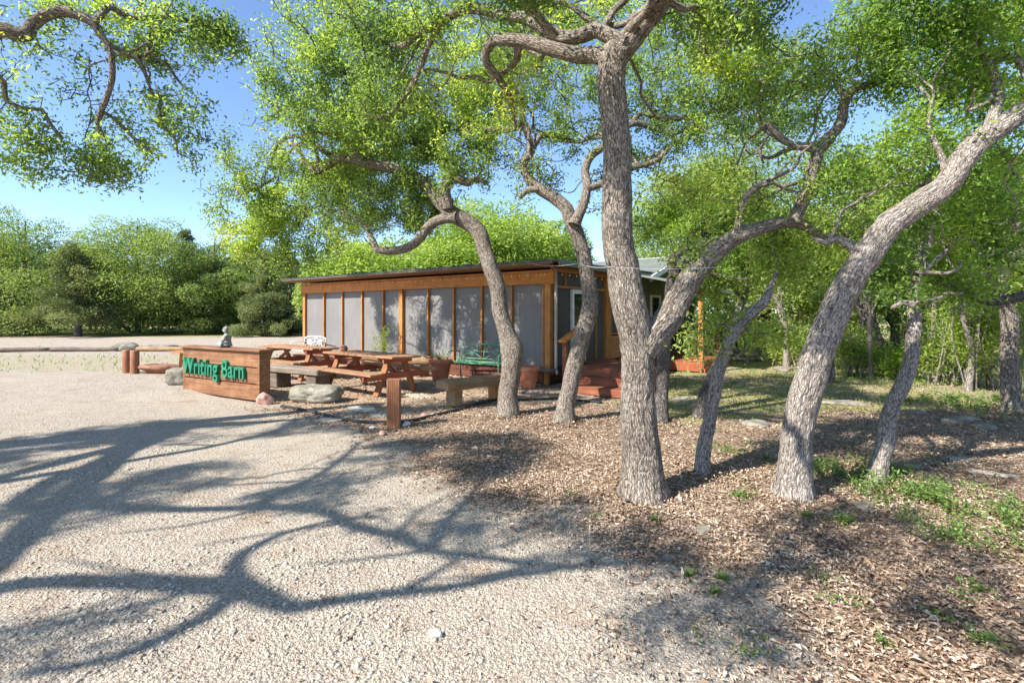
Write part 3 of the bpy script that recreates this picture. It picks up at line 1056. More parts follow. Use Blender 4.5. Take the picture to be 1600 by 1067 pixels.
MB().box((.01, (yp1 + Yend) / 2, 1.035), (.10, Yend - yp1, .05), None, .004).build('sill', M['orange_z'], barn)
MB().box((-.05, Yend / 2, .18), (.05, Yend, .33), None, .004).build('side_skirt', M['skirt'], barn)
# closed back and left ends, floor
MB().box((XL / 2, 4.85, 1.45), (-XL, .08, 2.3)).build('back_wall', M['siding'], barn)
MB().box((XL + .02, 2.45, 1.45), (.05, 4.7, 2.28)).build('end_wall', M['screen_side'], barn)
MB().box((XL / 2, 2.4, .30), (-XL - .2, 4.6, .08)).build('floor', M['red_x'], barn)
# downpipe with an elbow
dp = MB()
dp.tube([(.07, .045, 2.60), (.07, .045, .42), (.08, .03, .35), (.22, -.16, .28)], .036, 8)
dp.build('downspout', M['downpipe'], barn)

# bulbs strung under the eave
st_ = empty('string_lights', tuple(B2W(0, -.12)) + (2.52,), BROT, 'string of little warm bulbs along the eave beam of the barn', 'string lights')
w = MB()
pts = []
nb = 42
for k in range(nb * 2 + 1):
    xx = XL + .1 + (-XL - .1) * k / (nb * 2)
    pts.append((xx, 0, .0 - (.028 if k % 2 else 0)))
w.tube(pts, .004, 4)
w.build('wire', M['black_iron'], st_)
for k in range(nb):
    xx = XL + .1 + (-XL - .1) * (2 * k + 1) / (nb * 2)
    MB().ball((xx, 0, -.052), (.012, .012, .018), 1).build('bulb', M['bulb'], st_)
st2 = empty('string_lights', tuple(B2W(.14, 0)) + (2.52,), BROT, 'shorter string of warm bulbs above the white door', 'string lights')
w = MB(); pts = []
for k in range(29):
    pts.append((0, .05 + k * .165, -.028 if k % 2 else 0))
w.tube(pts, .004, 4); w.build('wire', M['black_iron'], st2)
for k in range(14):
    MB().ball((0, .05 + (2 * k + 1) * .165, -.052), (.012, .012, .018), 1).build('bulb', M['bulb'], st2)
# cable from the barn corner across the oaks
cb = MB()
a = P(832, 412, 11.0); b = P(905, 411, 7.75); c_ = P(955, 417, 4.3); d_ = P(1128, 417, 4.75); 
def sag(a, b, s, n=10):
    return [tuple(a + (b - a) * t + np.array([0, 0, -s * 4 * t * (1 - t)])) for t in np.linspace(0, 1, n)]
cb.tube(sag(a, b, .05) + sag(b, c_, .03)[1:] + sag(c_, d_, .02)[1:], .002, 5)
o = cb.build('cable', M['white'], None)
tag(o, 'thin pale cable slung from the barn corner to the oaks', 'cable')

# ================================================================== GREEN HOUSE behind the porch
house = empty('green_house', tuple(B2W(0, 4.95)) + (0,), BROT, 'green sided house with a pale metal roof behind the barn', 'house')
MB().box((-.06, 2.55, 1.35), (.08, 4.95, 2.7)).build('side_wall', M['siding'], house)
MB().prism([(0, 0), (.01, 0), (.01, .01)], -.3, -.29).build('footing', M['siding'], house)
gb = MB()
bm_ = gb.bm
vs = [bm_.verts.new(v) for v in [(-.1, .08, 2.70), (-.1, 5.0, 2.70), (-.1, 2.55, 3.42), (-.02, .08, 2.70), (-.02, 5.0, 2.70), (-.02, 2.55, 3.42)]]
for f in ((0, 1, 2), (3, 5, 4), (0, 3, 4, 1), (1, 4, 5, 2), (2, 5, 3, 0)):
    bm_.faces.new([vs[k] for k in f])
gb.build('gable', M['siding'], house)
MB().box((-3.0, .10, 1.35), (5.8, .08, 2.7)).box((-3.0, 5.0, 1.35), (5.8, .08, 2.7)).box((-5.9, 2.55, 1.35), (.08, 4.8, 2.7)).build('wall', M['siding'], house)
r_ = MB()
pt = math.atan2(.72, 2.47)
for sgn in (1, -1):
    r_.box((-2.8, 2.55 - sgn * 1.40, 3.07), (6.5, 3.0, .07), Matrix.Rotation(sgn * pt, 3, 'X'), .006)
r_.build('roof', M['pale_metal'], house)
for sgn in (1, -1):
    MB().box((.47, 2.55 - sgn * 1.40, 3.00), (.05, 3.0, .16), Matrix.Rotation(sgn * pt, 3, 'X'), .004).build('bargeboard', M['white'], house)
wf = MB()
for (yy, zz, sy, sz) in ((.98, 1.6, .07, 1.16), (1.75, 1.6, .07, 1.16), (1.365, 2.14, .7, .08), (1.365, 1.06, .7, .08)):
    wf.box((.005, yy, zz), (.06, sy, sz), None, .004)
wfo = wf.build('window_frame', M['white'], house)
MB().box((-.005, 1.365, 1.6), (.014, .71, 1.0)).build('pane', M['glass'], wfo)
MB().box((.02, 3.25, 1.30), (.05, .95, 2.0), None, .006).build('door', M['black_iron'], house)
MB().box((.04, 2.3, 1.2), (.10, .14, .26), None, .01).build('meter_box', M['white'], house)
# vent stack above the far roof
vt = empty('roof_vent', tuple(P(921, 405, 17.2)), BROT, 'grey capped vent pipe rising over the barn roof', 'roof vent')
MB().tube([(0, 0, -.3), (0, 0, .34)], .07, 10).build('pipe', M['pale_metal'], vt)
MB().lathe([(.12, .34), (.13, .37), (.02, .45)], 12).build('cap', M['pale_metal'], vt)
# hose coil on the wall
hc = MB()
for k in range(3):
    hc.tube([(.06 + .02 * k, 2.75 + .22 * math.cos(t), .78 + .24 * math.sin(t)) for t in np.linspace(0, 2 * pi, 20)], .014, 6, False)
o = hc.build('hose_coil', M['rubber'], None)
o.location = (*B2W(0, 4.95), 0); o.rotation_euler = (0, 0, BROT)
tag(o, 'black hose coiled on the green house wall', 'hose')
# side porch
por = empty('side_porch', tuple(B2W(0, 4.2)) + (0,), BROT, 'small side porch with timber posts, red deck and sloping pale roof', 'porch')
dk = MB()
for k in range(14):
    dk.box((1.05, .1 + k * .205, .285), (2.15, .198, .035), None, .003)
dk.build('decking', M['red_x'], por)
MB().box((2.11, 1.40, .185), (.04, 2.85, .16), None, .004).box((2.15, 1.40, .065), (.04, 2.85, .10), None, .004).box((1.05, -.02, .15), (2.1, .04, .24), None, .004).build('rim_board', M['red_y'], por)
for yy, mm in ((.2, 'orange_z'), (1.8, 'red_x')):
    MB().box((2.0, yy, 1.24), (.13, .13, 1.88), None, .006).build('post', M[mm], por)
MB().box((2.0, 1.2, 2.24), (.10, 3.1, .14), None, .005).build('beam', M['soffit'], por)
MB().box((1.15, 1.35, 2.50), (2.5, 3.3, .06), Matrix.Rotation(math.radians(12), 3, 'Y'), .006).build('roof', M['pale_metal'], por)
MB().box((2.39, 1.35, 2.215), (.05, 3.28, .11), Matrix.Rotation(math.radians(12), 3, 'Y'), .004).build('gutter', M['white'], por)

# ================================================================== ENTRY DECK
deck = empty('entry_deck', tuple(B2W(0, 0)) + (0,), BROT, 'red stained timber entry deck with three steps and a sloping handrail', 'deck')
dkb = MB()
for k in range(12):
    yy = -.12 + k * .185
    x0_, x1_ = (.62, 2.2) if k < 6 else (.1, 1.5)
    wd_ = x1_ - x0_
    dkb.box((.5 * (x0_ + x1_), yy, FL + .075), (wd_, .178, .035), None, .003)
dkb.build('decking', M['red_x'], deck)
MB().box((1.41, -.225, FL - .035), (1.58, .035, .185), None, .004).build('rim_board', M['red_x'], deck)
MB().box((.60, .30, .20), (.035, 1.0, .36), None, .004).box((2.185, .30, .225), (.035, 1.02, .40), None, .004).build('side_board', M['red_y'], deck)
MB().box((.80, 1.1, .14), (1.3, .05, .26)).build('joist', M['red_x'], deck)
for k, (yy, zt) in enumerate(((-.40, .30), (-.74, .155))):
    s_ = MB()
    s_.box((1.59, yy - .0, zt - .018), (1.22, .345, .036), None, .004)
    s_.box((1.59, yy - .165, zt - .09), (1.20, .03, .105), None, .004)
    for xx in (1.01, 2.16):
        s_.box((xx, yy, zt / 2 - .02), (.035, .30, zt - .04), None, .003)
    s_.build('step', M['red_x'], deck)
rl = MB()
rl.box((.52, -.30, .52), (.10, .10, 1.04), None, .005).build('rail_post', M['red_x'], deck)
MB().box((.52, .35, .80), (.09, .09, .75), None, .005).build('rail_post', M['red_x'], deck)
MB().span((.52, -.46, .99), (.52, .50, 1.32), .19, .05, .006).build('handrail', M['orange_x'], deck)

# little ledge seat at the barn corner
lg = empty('corner_shelf', tuple(B2W(-.25, -.32)) + (0,), BROT, 'narrow plank shelf on a triangular bracket below the barn corner post', 'shelf')
MB().box((.0, .1, .335), (.85, .34, .04), None, .004).build('shelf_board', M['weathered'], lg)
MB().prism([(-.30, -.02), (.30, -.02), (.30, .02), (-.30, .02)], .02, .03).build('foot_board', M['weathered'], lg)
b_ = MB(); bm_ = b_.bm
tri = [(-.34, .31), (.20, .31), (.20, .04)]
va = [bm_.verts.new((x, .02, z)) for x, z in tri]; vb = [bm_.verts.new((x, .06, z)) for x, z in tri]
bm_.faces.new(va); bm_.faces.new(list(reversed(vb)))
for k in range(3):
    bm_.faces.new((va[k], vb[k], vb[(k + 1) % 3], va[(k + 1) % 3]))
b_.build('bracket', M['red_x'], lg)
MB().box((.28, .05, .16), (.10, .10, .30), None, .004).build('leg', M['orange_z'], lg)

# ================================================================== SIGN
SA = np.array([-4.54, 9.2]); SD = np.array([-.868, .496]); SD /= np.linalg.norm(SD)
SROT = math.atan2(-SD[1], -SD[0])
SLEN = 2.42
sg = empty('sign_wall', (*(SA + SD * SLEN / 2), 0), SROT, 'low reddish board sign wall with raised green lettering', 'sign')
hl = SLEN / 2
for z0, z1 in ((.02, .30), (.318, .598), (.616, .895)):
    MB().box((0, .0, (z0 + z1) / 2), (SLEN - .04, .045, z1 - z0), None, .007).build('board', M['sign_wood'], sg)
MB().box((0, .17, .45), (SLEN - .2, .04, .86)).build('back_board', M['sign_wood'], sg)
MB().box((hl - .0, .085, .447), (.075, .22, .895), None, .006).build('end_post', M['sign_wood'], sg)
MB().box((-hl + .0, .085, .447), (.075, .22, .895), None, .006).build('end_post', M['sign_wood'], sg)
MB().box((0.03, .07, .92), (SLEN + .16, .30, .045), None, .008).build('cap_board', M['sign_wood'], sg)
def lettering(txt):
    cu = bpy.data.curves.new('lettering', 'FONT')
    cu.body = txt
    cu.size = .45
    cu.extrude = .028
    cu.bevel_depth = .003
    cu.bevel_resolution = 1
    cu.offset = .004
    cu.space_character = 1.06
    tmp = bpy.data.objects.new('lettering_source', cu)
    col.objects.link(tmp)
    dg = bpy.context.evaluated_depsgraph_get()
    me = bpy.data.meshes.new_from_object(tmp.evaluated_get(dg))
    bpy.data.objects.remove(tmp)
    return me
me = lettering('Writing Barn')
co = np.empty(len(me.vertices) * 3, np.float32); me.vertices.foreach_get('co', co); co = co.reshape(-1, 3)
x0, x1 = co[:, 0].min(), co[:, 0].max()
ln_ = 2.02
co[:, 0] = (co[:, 0] - x0) / (x1 - x0) * ln_
me.vertices.foreach_set('co', co.ravel()); me.update()
lo = link_mesh('lettering', me, M['letters'], sg)
lo.rotation_euler = (pi / 2, 0, 0)
lo.location = (-hl + .06, -.055, .40)

# seated stone figure on the sign
def remeshed(name, mb, vox, mat, parent, smooth_n=3):
    bmesh.ops.recalc_face_normals(mb.bm, faces=mb.bm.faces)
    me = bpy.data.meshes.new(name); mb.bm.to_mesh(me); mb.bm.free()
    o = bpy.data.objects.new(name, me); col.objects.link(o)
    md = o.modifiers.new('r', 'REMESH'); md.mode = 'VOXEL'; md.voxel_size = vox
    ms = o.modifiers.new('s', 'SMOOTH'); ms.iterations = smooth_n; ms.factor = .5
    dg = bpy.context.evaluated_depsgraph_get()
    m2 = bpy.data.meshes.new_from_object(o.evaluated_get(dg))
    bpy.data.objects.remove(o)
    for p_ in m2.polygons: p_.use_smooth = True
    m2.materials.clear()
    return link_mesh(name, m2, mat, parent)
spos = P(349, 541, 9.2)
fig = empty('stone_figure', (spos[0], 9.85, .9425), SROT - .75, 'grey cast stone figure sitting cross legged on top of the sign', 'statue')
# exact spot on the cap board
kx = (349 - 800) / F
tt_ = (SA[0] - kx * (SA[1] + .08)) / (kx * SD[1] - SD[0])
fp = SA + SD * tt_ + np.array([.043, .075])
fig.location = (fp[0], fp[1], .9425)
fb = MB()
fb.ball((0, 0, .04), (.15, .13, .045))                                   # folded legs
fb.tube([(-.05, .02, .05), (-.14, -.05, .045), (-.06, -.13, .05), (.04, -.12, .05)], [.045, .045, .036, .028], 10)
fb.tube([(.05, .02, .05), (.14, -.05, .045), (.06, -.12, .065), (-.05, -.12, .07)], [.045, .045, .036, .028], 10)
fb.tube([(0, .03, .04), (0, .025, .12), (0, .02, .20), (0, .02, .245)], [.085, .075, .085, .045], 14)
fb.ball((0, .02, .215), (.10, .055, .04))
fb.tube([(0, .02, .24), (0, .012, .29)], .03, 10)
fb.ball((0, .005, .325), (.047, .053, .06))
fb.ball((0, .01, .388), (.022, .022, .022))
fb.ball((0, -.05, .322), (.010, .012, .014))
fb.ball((.047, .008, .318), (.008, .012, .025)); fb.ball((-.047, .008, .318), (.008, .012, .025))
for s_ in (1, -1):
    fb.tube([(s_ * .095, .02, .22), (s_ * .125, -.0, .15), (s_ * .10, -.05, .095), (s_ * .03, -.10, .095)], [.033, .03, .025, .022], 10)
remeshed('body', fb, .008, M['statue'], fig)
MB().ball((0, .012, .352), (.05, .055, .04)).build('hair', M['statue'], fig)

# ================================================================== TIMBER, LOGS AND STONES
def rock(name, label, cat, loc, size, seed, mat, group=None, rz=0.0, flat=0.0, sub=4, sink=.15, boxy=0):
    g = np.random.default_rng(seed)
    bm_ = bmesh.new()
    bmesh.ops.create_icosphere(bm_, subdivisions=sub, radius=1)
    co = np.array([v.co for v in bm_.verts])
    d = unit(co)
    # cut by random planes for facets, then roughen
    R = np.full(len(d), 1.15)
    for k in range(9):
        nrm_ = unit(g.normal(size=3)); off = g.uniform(.72, 1.0)
        dn = d @ nrm_
        R = np.where(dn > .05, np.minimum(R, off / np.maximum(dn, .05)), R)
    if flat:
        R = np.where(d[:, 2] > .05, np.minimum(R, flat / np.maximum(d[:, 2], .05)), R)
    if boxy:
        B_ = (np.abs(d) ** boxy).sum(1) ** (-1 / boxy)
        R = np.minimum(B_, 1.28) * (.9 + .1 * R)
    R = R * (1 + (fbm(d * 2.6 + seed, seed, 4) - .5) * .28)
    q = d * R[:, None] * np.array(size) / 2
    q[:, 2] += size[2] * (.5 - sink)
    for v, c in zip(bm_.verts, q):
        v.co = c
    for f in bm_.faces: f.smooth = True
    me = bpy.data.meshes.new(name); bm_.to_mesh(me); bm_.free()
    o = link_mesh(name, me, mat)
    o.location = loc; o.rotation_euler = (0, 0, rz)
    return tag(o, label, cat, group)
M['lawn_rock'] = plain('lawn_limestone', (.11, .095, .07), (.33, .29, .23), 7, .95, 0, .8)
def ground_at(px, py):
    g0 = G(px, py)
    return (g0[0], g0[1], float(gz(g0[0], g0[1])))
g0 = ground_at(484, 630)
rock('boulder', 'big pale limestone boulder lying right of the sign', 'boulder', (g0[0], g0[1] + .32, 0), (.90, .55, .31), 5, M['rock'], None, -.2, 0, 5, .12, 5)
g0 = ground_at(240, 583)
rock('boulder', 'flat reddish rock beside the pair of short wooden stumps', 'boulder', (g0[0], g0[1] + .25, 0), (.95, .55, .32), 8, M['red_rock'], None, .1, .7, 4, .2)
g0 = ground_at(276, 600)
rock('boulder', 'grey stone block poking out left of the sign', 'boulder', (g0[0], g0[1] + .1, 0), (.5, .45, .40), 9, M['rock'], None, .2, 0, 4, .12, 5)
g0 = ground_at(195, 548)
rock('boulder', 'grey boulder behind the pair of short wooden stumps', 'boulder', (g0[0], g0[1], 0), (1.0, .6, .42), 10, M['rock'], None, .2, 0, 4, .2)
g0 = ground_at(245, 547)
rock('boulder', 'long low grey boulder at the end of the edging logs', 'boulder', (g0[0], g0[1], 0), (1.6, .7, .36), 12, M['rock'], None, .1, .7, 4, .2)
g0 = ground_at(414, 630)
rock('quartz_rock', 'two toned pink and white rock at the right foot of the sign', 'rock', g0, (.26, .20, .24), 13, M['pink_stone'], None, .3, 0, 3, .1)
g0 = ground_at(663, 651)
rock('quartz_rock', 'small red rock just inside the black edging', 'rock', g0, (.10, .09, .075), 14, M['pink_stone'], None, .3, 0, 3, .1)
for k, (px, py, s_, lb) in enumerate(((582, 669, .07, 'small white stone left of the near wooden post'), (634, 664, .11, 'white stone at the right foot of the near wooden post'), (598, 678, .09, 'dusty pink stone in front of the near wooden post'), (679, 992, .055, 'white stone lying alone on the gravel near the bottom'), (676, 648, .06, 'tiny pale stone beside the small red rock'))):
    g0 = ground_at(px, py)
    rock('white_stone', lb, 'stone', g0, (s_ * 1.3, s_, s_ * .7), 20 + k, M['white_stone'] if k != 2 else M['pink_stone'], None, k, 0, 3, .15)
for k, (px, py, sx, sy, sz, lb) in enumerate(((1320, 630, .8, .4, .09, 'low flat rock ledge in the lawn behind the big pale oak'), (1432, 645, .34, .25, .09, 'pale rounded stone in the lawn right of the bent pale trunk'), (1500, 655, .7, .3, .09, 'long flat rock outcrop in the lawn on the right'), (1540, 668, .5, .22, .06, 'thin slab of rock in front of the long outcrop'),
                                                (1352, 790, .26, .12, .06, 'grey flat stone among the weeds'), (1098, 828, .13, .10, .06, 'dark knob of root in the leaf litter'), (1225, 578, 1.0, .5, .16, 'pale ledge stone at the far edge of the lawn'), (1180, 660, .5, .35, .08, 'flat stone behind the thin leaning oak'))):
    g0 = ground_at(px, py)
    rock('lawn_rock', lb, 'rock', g0, (sx, sy, sz), 40 + k, M['lawn_rock'], 'rocks in the lawn' if k not in (4, 5) else None, .2 * k, .8, 4, .38)
# flagstones
for k, (px, py, sx, sy, rz, lb) in enumerate(((562, 638, .85, .55, -.5, 'big flagstone between the near post and the picnic table'), (600, 646, .5, .4, .2, 'small flagstone at the foot of the near post'), (828, 611, .55, .36, .1, 'pale flagstone right of the crooked oak'), (650, 618, .75, .45, -.6, 'flagstone by the near end of the picnic table'), (690, 606, .6, .42, -.6, 'flagstone in front of the left clay pot'),
                                                (1058, 622, .8, .5, -.3, 'flagstone behind the forked oak trunk'), (905, 616, .9, .5, -.2, 'flagstone at the foot of the deck steps'), (520, 655, .6, .4, .4, 'dull flagstone outside the black edging'), (1550, 738, .5, .22, -.2, 'grey flagstone in the lawn near the right edge'), (1400, 725, .5, .25, -.3, 'flagstone in the lawn behind the bent pale trunk'), (1500, 715, .4, .22, -.2, 'grey flagstone in the lawn between trunk and right edge'))):
    g0 = ground_at(px, py)
    r_ = np.random.default_rng(70 + k)
    an = np.sort(r_.uniform(0, 2 * pi, 9))
    poly = [(math.cos(a) * sx / 2 * r_.uniform(.75, 1.1), math.sin(a) * sy / 2 * r_.uniform(.75, 1.1)) for a in an]
    o = MB().prism(poly, -.05, .016).build('flagstone', M['flag'])
    o.location = g0; o.rotation_euler = (r_.normal() * .015, r_.normal() * .015, rz)
    tag(o, lb, 'flagstone', 'flagstones')

def round_post(name, label, px, base_py, h, r, mat, n=20, flutes=True, group=None):
    g0 = ground_at(px, base_py)
    b_ = MB()
    prof = [(r * .98, -.1), (r, .0), (r * 1.0, h - .015), (r * .93, h), (r * .5, h + .002)]
    b_.lathe(prof, n)
    o = b_.build(name, mat)
    o.location = (g0[0], g0[1] + r, 0); 
    return tag(o, label, 'post', group)
# near post: square, milled with fine ridges
g0 = ground_at(613, 668)
pm = MB()
w_ = .185
prof = []
for sdx, sdy, ex, ey in ((1, 0, 0, 1), (0, 1, -1, 0), (-1, 0, 0, -1), (0, -1, 1, 0)):
    for k in range(6):
        t = (k + .5) / 6 - .5
        for dt, dd in ((-.06, 0), (.045, 0), (.065, -.006)):
            prof.append((sdx * (w_ / 2 + dd) + ex * (t + dt) * w_ * .93, sdy * (w_ / 2 + dd) + ey * (t + dt) * w_ * .93))
pm.prism(prof, -.08, .665)
o = pm.build('wooden_post', M['post_wood']); o.location = (g0[0], g0[1] + .1, 0); o.rotation_euler = (0, 0, .12)
tag(o, 'short reddish square post standing alone at the near edge of the patio', 'post')
round_post('wooden_post', 'left one of the two short round stumps far left', 193.5, 582, .60, .105, M['post_wood'])
round_post('wooden_post', 'right one of the two short round stumps far left', 206, 583, .60, .105, M['post_wood'])

def log(name, label, a, b, r, seed, mat, group=None, cat='log'):
    a, b = np.array(a, float), np.array(b, float)
    T = Tubes()
    n = 14
    pts = np.array([a + (b - a) * t for t in np.linspace(0, 1, n)])
    pts[:, 2] += (fbm(np.stack([np.arange(n) * .4, np.full(n, seed), np.zeros(n)], -1), seed, 2) - .5) * r * .5
    rr = r * (1 + .2 * (fbm(np.stack([np.arange(n) * .6, np.full(n, seed + 5), np.zeros(n)], -1), seed, 2) - .5)) * np.linspace(1.08, .88, n)
    c = (a + b) / 2
    T.add(pts - c, rr, 14, .7, 0, seed)
    st0 = pts[0] - c
    T.add(np.array([st0, st0 + (st0 - (pts[1] - c)) * .01]), np.array([rr[0], rr[0] * .3]), 14, 0)
    o = T.build(name, mat, None)
    o.location = c
    return tag(o, label, cat, group)
for k, (x0, y0, x1, y1, r, lb) in enumerate(((-120, 552, 78, 549, .10, 'edging log lying at the left edge of the drive'), (80, 549, 186, 548.5, .095, 'edging log between the left edge log and the grey boulder'), (215, 548.5, 290, 549, .10, 'slim pale edging log running behind the stumps'), (-400, 556, -125, 552, .10, 'edging log beyond the left edge'))):
    a = G(x0, y0); b = G(x1, y1)
    log('edging_log', lb, (a[0], a[1], r * .9), (b[0], b[1], r * .9), r, 80 + k, M['old_log'] if k != 2 else M['log'], 'logs edging the drive')

# split log bench near the crooked oak
a = np.array([*G(698, 618)[:2]]); 
lbp = ground_at(709, 636)
lx, ly = lbp[0], lbp[1] + .1
e2 = ground_at(772, 628)
dirv = np.array([e2[0] + .02 - lx, e2[1] + .35 - ly]); Lb = np.linalg.norm(dirv); dirv /= Lb
lbench = empty('log_bench', (lx, ly, 0), math.atan2(dirv[1], dirv[0]), 'rustic bench of one split log on two timber blocks', 'bench')
lb_ = MB()
prof = [(-.16, .30), (.16, .30), (.17, .36), (.14, .43), (.05, .455), (-.08, .45), (-.15, .42), (-.175, .36)]
bm_ = lb_.bm; rings = []
nseg = 16
for k in range(nseg + 1):
    xx = -.28 + (Lb + .42) * k / nseg
    ring = []
    for j, (yy, zz) in enumerate(prof):
        jx = (vnoise(np.array([k * .5, j * 1.3, 3.])) - .5) * .035
        ring.append(bm_.verts.new((xx + (jx if k in (0, nseg) else 0), yy + jx, zz + (vnoise(np.array([k * .45, j * .9, 9.])) - .5) * .05 + (.015 if k < 3 else 0))))
    rings.append(ring)
for r0_, r1_ in zip(rings, rings[1:]):
    for j in range(len(prof)):
        bm_.faces.new((r0_[j], r0_[(j + 1) % len(prof)], r1_[(j + 1) % len(prof)], r1_[j]))
bm_.faces.new(rings[0]); bm_.faces.new(rings[-1])
lb_.build('seat', M['log'], lbench)
for xx in (.0, Lb):
    MB().box((xx, 0, .15), (.20, .22, .31), None, .01).build('leg', M['orange_z'] if xx else M['log'], lbench)

# slab bench behind the sign
sbp = SA + SD * .0 + np.array([.62, 1.35])
sb = empty('slab_bench', (sbp[0], sbp[1], 0), SROT, 'weathered thick plank bench standing behind the sign', 'bench')
MB().box((-.75, 0, .385), (1.75, .44, .13), None, .02).build('seat', M['weathered'], sb)
for xx in (-.12, -1.35):
    MB().box((xx, 0, .16), (.30, .36, .33), None, .012).build('leg', M['old_log'], sb)
# small orange bench half behind the sign
ob = empty('wooden_bench', (-9.75, 15.45, 0), -.05, 'orange wooden bench half hidden by the left end of the sign', 'bench')
MB().box((.35, 0, .43), (1.5, .42, .055), None, .006).build('seat', M['orange_x'], ob)
for xx in (-.18, .88):
    MB().span((xx, -.12, .0), (xx + .03, -.10, .40), .10, .10, .006).span((xx, .12, .0), (xx + .03, .10, .40), .10, .10, .006).build('leg', M['orange_z'], ob)
# long log plank along the barn wall
lp = empty('log_bench', tuple(B2W(-4.4, -.75)) + (0,), BROT, 'low plank bench of a half log along the barn wall behind the picnic tables', 'bench')
pb = MB(); pb.tube([(-1.5, 0, .40), (-.5, .02, .405), (.6, -.01, .40), (1.35, 0, .405)], [.12, .13, .125, .12], 12)
pb.build('seat', M['log'], lp)
for xx in (-1.0, .95):
    MB().box((xx, 0, .145), (.22, .24, .30), None, .01).build('leg', M['old_log'], lp)

# ================================================================== PICNIC TABLES
def picnic(loc, rz, label, seed):
    g = np.random.default_rng(seed)
    root = empty('picnic_table', loc, rz, label, 'picnic table', 'picnic tables on the patio')
    tp = MB()
    for k in range(4):
        y0 = -.285 + k * .19
        tp.box((g.normal() * .02, y0, .735 + g.normal() * .003), (2.42 + g.normal() * .03, .182, .045), Matrix.Rotation(g.normal() * .003, 3, 'Y'), .007)
    tp.build('tabletop', M['table_wood'], root)
    for s_ in (1, -1):
        sm = MB()
        sm.box((g.normal() * .02, s_ * .63, .44), (2.4, .135, .045), None, .007).box((g.normal() * .02, s_ * .775, .44), (2.4, .135, .045), None, .007)
        sm.build('seat', M['table_wood'], root)
    for xx in (-.86, .86):
        for s_ in (1, -1):
            MB().span((xx, s_ * .47, .0), (xx, s_ * .17, .71), .05, .14, .006, (1, 0, 0)).build('leg', M['table_leg'], root)
        MB().box((xx + .052, 0, .37), (.045, 1.62, .13), None, .006).build('seat_support', M['red_y'], root)
        MB().box((xx + .052, 0, .665), (.045, .70, .09), None, .006).build('top_support', M['red_y'], root)
    for xx, s_ in ((-.86, 1), (.86, -1)):
        MB().span((xx, 0, .38), (xx + s_ * .55, 0, .69), .045, .08, .005).build('brace', M['red_x'], root)
    return root
picnic((-2.98, 10.75, 0), BROT - .05, 'near picnic table with weathered plank top, just behind the boulder', 1)
picnic((-5.45, 13.0, 0), BROT + .02, 'far picnic table right behind the sign, nearest the white bench', 2)
# pine cone shaped clay ornament on the near table's far end
pc = MB()
pc.lathe([(.03, 0), (.075, .012), (.088, .05), (.075, .09), (.045, .12), (.012, .135)], 14)
tp_ = P(539, 551, 11.6)
o = pc.build('clay_ornament', M['red_rock']); o.location = (-3.72, 11.33, .758)
tag(o, 'round brown clay ornament on the far end of the near picnic table', 'ornament')

# ================================================================== METAL BENCHES
def metal_bench(loc, rz, label, mat, W=1.2):
    root = empty('metal_bench', loc, rz, label, 'bench', 'metal garden benches')
    h = W / 2
    st = MB()
    for k in range(6):
        yy = -.20 + k * .075
        st.tube([(-h, yy, .43 + .012 * abs(k - 2.5) - .02), (0, yy, .425 + .012 * abs(k - 2.5) - .02), (h, yy, .43 + .012 * abs(k - 2.5) - .02)], .013, 6)
    st.box((0, -.225, .43), (W, .03, .035), None, .004)
    st.build('seat', mat, root)
    bk = MB()
    z0, z1 = .50, .80
    def top(x):
        return z1 + .055 * (1 - (x / h) ** 2)
    bk.tube([(x, .26 + .02, top(x)) for x in np.linspace(-h, h, 13)], .016, 8)
    bk.tube([(-h, .21, z0), (h, .21, z0)], .014, 8)
    def bp(x, z):
        t = (z - z0) / (z1 - z0)
        return (x, .21 + .07 * t, z)
    for x in (-h, 0, h):
        bk.tube([bp(x, z0), bp(x, top(x))], .013, 8)
    for cx in (-h / 2, h / 2):
        zc = (z0 + top(cx)) / 2
        for sx, sz in ((-h / 2, z0), (h / 2, z0), (-h / 2, top(cx - h / 2)), (h / 2, top(cx + h / 2))):
            bk.tube([bp(cx + sx * .98, sz), bp(cx + sx * .28, zc + (sz - zc) * .28)], .008, 6)
        bk.tube([bp(cx + .10 * math.cos(t), zc + .085 * math.sin(t)) for t in np.linspace(0, 2 * pi, 17)], .008, 6, False)
        for q in range(5):
            t = pi / 2 + q * 2 * pi / 5
            t2 = t + 4 * pi / 5
            bk.tube([bp(cx + .098 * math.cos(t), zc + .083 * math.sin(t)), bp(cx + .098 * math.cos(t2), zc + .083 * math.sin(t2))], .006, 5)
        bk.tube([bp(cx - h / 2, zc), bp(cx - .10, zc)], .007, 5); bk.tube([bp(cx + .10, zc), bp(cx + h / 2, zc)], .007, 5)
    bk.build('backrest', mat, root)
    for s_ in (1, -1):
        MB().tube([(s_ * h, .30, 0), (s_ * h, .235, .42), (s_ * h, .21, .52)], .018, 8).build('leg', mat, root)
        MB().tube([(s_ * h, -.27, 0), (s_ * h, -.235, .42), (s_ * h, -.235, .60)], .018, 8).build('leg', mat, root)
        MB().tube([(s_ * h, .235, .66), (s_ * h, .10, .685), (s_ * h, -.12, .68), (s_ * h, -.215, .655), (s_ * h, -.235, .59)], .018, 8).build('armrest', mat, root)
    return root
metal_bench((-.80, 12.1, 0), BROT + .06, 'green metal bench with star pattern back, in front of the screens', M['green_metal'], 1.5)
wp = B2W(front_x(503) + .05, -.55)
metal_bench((wp[0], wp[1], 0), BROT, 'white metal bench with star pattern back at the far left end of the barn', M['white_metal'], 1.15)

